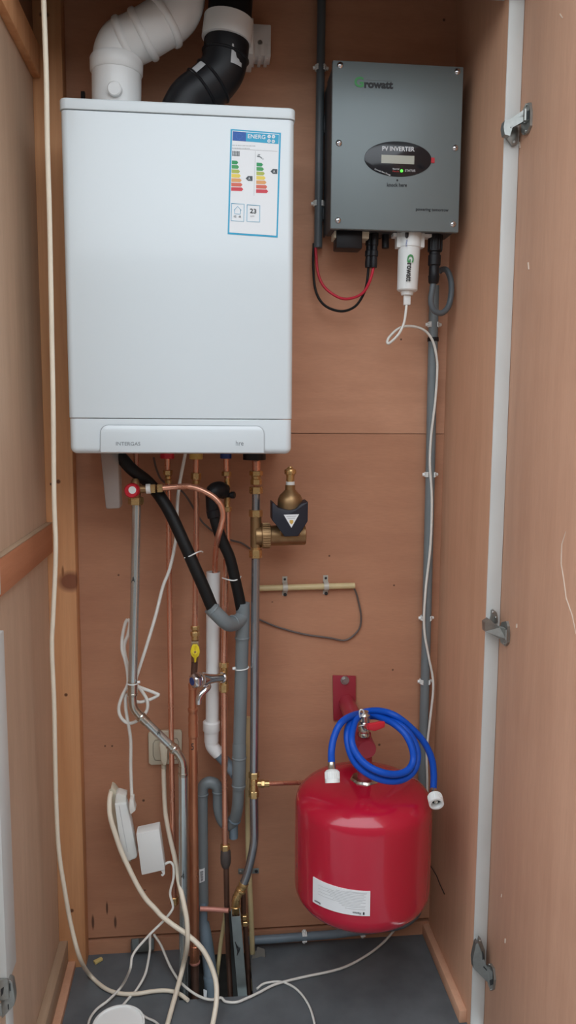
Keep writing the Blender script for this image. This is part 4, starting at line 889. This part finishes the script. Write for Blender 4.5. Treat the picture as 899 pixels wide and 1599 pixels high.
mk('cable', MB().tube([(199, 967, .09), (203, 972, .09), (200, 990, .092), (194, 1010, .095), (199, 1040, .10), (203, 1066, .105), (218, 1073, .10), (244, 1083, .09), (246, 1086, .09), (232, 1093, .09), (214, 1096, .095), (198, 1084, .105), (196, 1100, .11), (198, 1118, .112), (201, 1135, .108), (204, 1158, .10), (204, 1196, .095), (205, 1225, .095), (206, 1250, .10)], m(2.7, .1), 12, sm=6), OFFW, pw)
mk('plug', MB().plate([(202, 1249), (208.5, 1248), (209.5, 1260), (212, 1266), (206, 1271), (203, 1273), (201, 1262)], .122, .03, .003), OFFW, pw)
# small white box with cord
wb = thing('white_adapter_box', (236, 1365, .08), 'small white rectangular box leaning against the multi-socket', 'box')
mk('case', MB().plate([(212.5, 1302.5), (248.5, 1294.5), (257.5, 1358.5), (221, 1367)], .13, .035, .002), WPLA, wb)
mk('clip', MB().plate([(251, 1360), (257, 1358), (257.5, 1365), (254, 1369), (251, 1367), (254.5, 1365)], .125, .006, .0008), WPLA, wb)
mk('lead', MB().tube([(256.5, 1350, .115), (262, 1347, .115), (267, 1347, .115), (270.7, 1354, .117), (270.5, 1372, .12), (265.5, 1394, .123), (269, 1410, .127), (269, 1420, .13), (256, 1437, .135), (231, 1462, .15), (208, 1490, .17), (203, 1514, .19), Wz(190, 1540, .02), Wz(169, 1562, .012), Wz(150, 1577, .008), Wz(139, 1595, .006), Wz(138, 1620, .006)], m(2.1, .12), 10, sm=6), OFFW, wb)
# loose cords
tag(mk('loose_cord', MB().tube([(234.5, 1458, .03), (234, 1470, .045), (233.5, 1487, .065), (227, 1520, .11), Wz(213.5, 1545, .008), Wz(202, 1558, .005), Wz(190, 1572, .005)], m(2.1, .05), 10, sm=6), OFFW), 'thin white cord falling from the grey metal box to bucket', 'cord', 'loose white cords on the floor')
tag(mk('hanging_cable', MB().tube([(66, -60, .30), (68, 0, .30), (72, 110, .30), (74, 230, .295), (77, 330, .29), (80, 480, .285), (83, 640, .28), (84.5, 780, .275), (87, 860, .27), (83, 960, .265), (81, 1010, .262), (84.5, 1100, .255), (86, 1180, .25), (88, 1260, .24), (92, 1330, .23), (101, 1390, .22), (111, 1445, .205), (124.5, 1495.6, .195), Wz(140, 1522, .014), Wz(162, 1542, .007), Wz(184.5, 1551, .007), Wz(211, 1552, .009), Wz(238, 1548, .007), Wz(260, 1547, .007), Wz(278, 1551, .006), Wz(293.5, 1562, .008)], m(3.6, .26), 12, sm=6), CREAM), 'long cream cable hanging down along the left post to floor', 'cable')
tag(mk('loose_cord', MB().tube([Wz(401, 1544, .004), Wz(412, 1536, .004), Wz(430, 1533, .005), Wz(446, 1535, .004), Wz(465.5, 1547, .004), Wz(482, 1570, .004), Wz(491, 1599, .004), Wz(497, 1640, .004)], m(2, .2), 10, sm=6), OFFW), 'thin white cord curving across the floor towards the front', 'cord', 'loose white cords on the floor')
tag(mk('loose_cord', MB().tube([Wz(222, 1585, .004), Wz(230, 1590, .004), Wz(245, 1598, .004), Wz(268, 1625, .004)], m(2, .2), 10, sm=6), OFFW), 'short bit of white cord right of the white bucket', 'cord', 'loose white cords on the floor')
tag(mk('wood_chip', MB().prism([Wz(145.5, 1503, .001), Wz(158, 1497, .001), Wz(161, 1500, .001), Wz(149, 1507, .001)], (0, 0, .006), .001), CHIP), 'small yellow wood chip on the grey floor', 'wood chip')
tag(mk('dark_twig', MB().tube([Wx(672, 1352, XR-.002), Wx(681, 1367, XR-.002), Wx(687, 1382, XR-.002), Wx(693.5, 1396, XR-.002)], .0012, 6), DARKWIRE), 'short dark wire stuck to the right wall beside the vessel', 'wire')
# bucket
bc = W(185, 1598, .345); bc.z = 0
bk_ = thing('bucket', bc, 'white round plastic bucket with lid at the bottom left', 'bucket')
zl_ = W(185, 1598, .345).z; rl = m(43.5, .345)
mk('tub', MB().lathe(bc, (0, 0, 1), [(0.001, rl*.80), (.003, rl*.84), (zl_-.008, rl*.955)], 40), WPLA, bk_)
mk('lid', MB().lathe(bc, (0, 0, 1), [(zl_-.010, rl*.97), (zl_-.009, rl), (zl_-.001, rl), (zl_, rl*.98), (zl_, rl*.93), (zl_-.003, rl*.91), (zl_-.003, 0)], 48), WPLA, bk_)

# ------------------------------------------------------------------ hinges on the frame
fd_ = df
def hinge(label, arm, arm_d, arm_th, plate, plate_d, cup, cup_d, ears, holes, slots, base):
    h = thing('cabinet_hinge', base, label, 'hinge', 'door hinges on the white frame')
    onR = base.x > 0
    def on_door(x, y, lift):           # a point on the open door's inner face, or None when the ray meets the frame first
        p = Wx(x, y, xs-lift); return p if p.y < -df-.001 else None
    def flat(poly, d, th, lift):
        if onR and all(on_door(x, y, lift) for x, y in poly): return MB().prism([on_door(x, y, lift) for x, y in poly], (lift-.0002, 0, 0), .0005)
        return MB().plate(poly, d, th, .0006)
    mk('mounting_plate', MB().plate(plate, plate_d, .0045, .0008), HINGE, h)
    if onR: # arm bends from the frame on to the door
        pts = []
        for x, y in arm:
            p = W(x, y, arm_d)
            if p.x > xs-.007: p = Wx(x, y, xs-.007)
            pts.append(p)
        mk('arm', MB().prism(pts, (0, arm_th, 0)), HINGE, h, ang=25)
    else: mk('arm', MB().plate(arm, arm_d, arm_th, .0007), HINGE, h)
    if onR:
        cpts = [(Wx(x, y, xs-.005) if W(x, y, df+.004).x > xs-.005 else W(x, y, df+.012)) for x, y in cup]
        mk('cup_flange', MB().prism(cpts, (.0049, 0, 0)), HINGE, h, ang=25)
    else: mk('cup_flange', MB().plate(cup, cup_d, .004, .0008), HINGE, h)
    for e_ in ears: mk('knuckle', MB().cyl(e_[0], e_[1], e_[2]), HINGE, h)
    for x, y, r, dd in holes:
        if onR and W(x, y, df+.004).x > xs-.005:
            c = Wx(x, y, xs-.005); mk('screw', MB().cyl(c, c+Vector((-.002, 0, 0)), r*.0013*1.2, n=16), ZINC, h)
        else: mk('screw', disc(x, y, r, dd, .0022), ZINC, h)
    for sl, dd in slots:
        if onR and all(W(x, y, df+.004).x > xs-.005 for x, y in sl): mk('slot', MB().prism([Wx(x, y, xs-.0078) for x, y in sl], (.001, 0, 0)), INK, h)
        else: mk('slot', MB().plate(sl, dd, .001), INK, h)
    return h
hinge('steel hinge at top of right door frame, level with the inverter',
      [(788, 188), (796, 186), (818, 171), (826, 170), (827, 186), (818, 189), (800, 199), (796, 212), (788, 210), (786, 198)], fd_+.028, .016,
      [(794, 203), (808, 197), (809, 220), (805, 226), (799, 228), (795, 222), (790, 216)], fd_+.006,
      [(814, 175), (820, 162), (826, 160), (827.5, 172), (827, 196), (822, 208), (816, 211), (813, 206), (813, 190)], fd_+.030,
      [(Wx(820, 189, xs-.009), Wx(820.5, 171, xs-.009), .004)], [(802, 222, 2.2, fd_+.009), (820, 205, 2, fd_+.033), (822, 164, 1.8, fd_+.033)],
      [([(796, 187.5), (797.2, 187), (798, 199), (796.8, 199.5)], fd_+.0285), ([(819.5, 174), (825, 173), (825.3, 186), (820, 187)], fd_+.0305)], W(806, 228, fd_))
hinge('steel hinge halfway down the right door frame',
      [(756.5, 972), (764, 967), (780, 980), (790, 982), (790, 998), (779, 997), (757, 986)], fd_+.028, .016,
      [(766.5, 962), (767, 953), (770, 951.5), (776, 957), (777.5, 972), (770, 975), (764, 970)], fd_+.006,
      [(779, 983), (783, 971), (790, 970), (792, 978), (792, 1003), (788, 1009), (781, 1003)], fd_+.030,
      [(Wx(790, 999, xs-.009), Wx(790.5, 983, xs-.009), .003)], [(769.5, 956, 1.8, fd_+.009), (774, 964, 1.6, fd_+.009), (787.5, 1005, 1.6, fd_+.033)],
      [([(780.5, 984), (783.2, 984.3), (783.2, 996), (780.5, 995.5)], fd_+.0305), ([(786, 984.5), (790, 983), (790, 998), (786, 996.5)], fd_+.0305)], W(772, 1005, fd_))
hinge('steel hinge near the foot of right door frame, arm slanting down',
      [(743, 1474), (746, 1472), (760, 1510), (769, 1518), (769, 1538), (760, 1533), (739, 1512), (738, 1498)], fd_+.028, .014,
      [(746, 1468), (747.5, 1462.5), (750, 1465), (757, 1484), (757, 1500), (750, 1502), (744, 1478)], fd_+.012,
      [(760, 1507), (764, 1504.5), (769, 1512), (771, 1530), (769, 1545), (765.5, 1547), (761, 1536)], fd_+.026,
      [], [(748.8, 1468.5, 1.6, fd_+.015), (763.5, 1506.5, 1.8, fd_+.0295), (766, 1545, 1.4, fd_+.029)],
      [([(752.5, 1486), (754.2, 1486), (755.5, 1498), (753, 1499)], fd_+.0285), ([(754, 1510), (755.5, 1509), (760.5, 1515), (759.5, 1516)], fd_+.0285), ([(764, 1531), (768.5, 1529), (769, 1537), (765, 1539)], fd_+.0285)], W(755, 1547, fd_))
q = .50
hinge('steel hinge low on the left frame, cut off by the picture edge',
      [(-16, 1538), (4, 1534), (15, 1531), (19, 1534), (21, 1545), (23, 1560), (22, 1570), (5, 1589), (-16, 1600)], q+.05, .016,
      [(-14, 1530), (12, 1530), (14, 1560), (-14, 1566)], q+.06,
      [(-16, 1560), (2, 1570), (3, 1586), (-16, 1598)], q+.066,
      [], [(-4, 1578, 2, q+.069)], [([(14.5, 1536), (16, 1535.5), (16.5, 1547), (15, 1547.5)], q+.0505), ([(12, 1569), (13.5, 1568), (14, 1576), (12.5, 1577)], q+.0505), ([(1, 1545), (6, 1541), (5, 1551), (2, 1556)], q+.0605)], W(5, 1590, q))

# ------------------------------------------------------------------ world, camera
w = bpy.data.worlds.new('overcast'); bpy.context.scene.world = w; w.use_nodes = True
n = w.node_tree.nodes; l = w.node_tree.links; bg = n['Background']
tc = n.new('ShaderNodeTexCoord'); sx = n.new('ShaderNodeSeparateXYZ'); l.new(tc.outputs['Generated'], sx.inputs[0])
rp = n.new('ShaderNodeValToRGB'); l.new(sx.outputs['Z'], rp.inputs[0])
cr = rp.color_ramp; cr.elements[0].position = 0; cr.elements[0].color = (.62, .66, .69, 1); cr.elements[1].position = 1; cr.elements[1].color = (.95, 1.03, 1.11, 1)
e_ = cr.elements.new(.45); e_.color = (.90, .97, 1.04, 1)
l.new(rp.outputs[0], bg.inputs[0]); bg.inputs[1].default_value = 3.0
cam = bpy.data.cameras.new('camera'); co = bpy.data.objects.new('camera', cam); C.objects.link(co)
cam.sensor_fit = 'VERTICAL'; cam.sensor_height = 36; cam.lens = F_/1599*36; cam.clip_start = .02
M4 = Matrix.Identity(4)
for i in range(3): M4[i][0], M4[i][1], M4[i][2], M4[i][3] = RT[i], UP[i], -FW[i], CAM[i]
co.matrix_world = M4
sc = bpy.context.scene; sc.camera = co
sc.view_settings.view_transform = 'Standard'; sc.view_settings.look = 'None'; sc.view_settings.gamma = 1; sc.view_settings.use_curve_mapping = False
sc.view_settings.exposure = 0.0
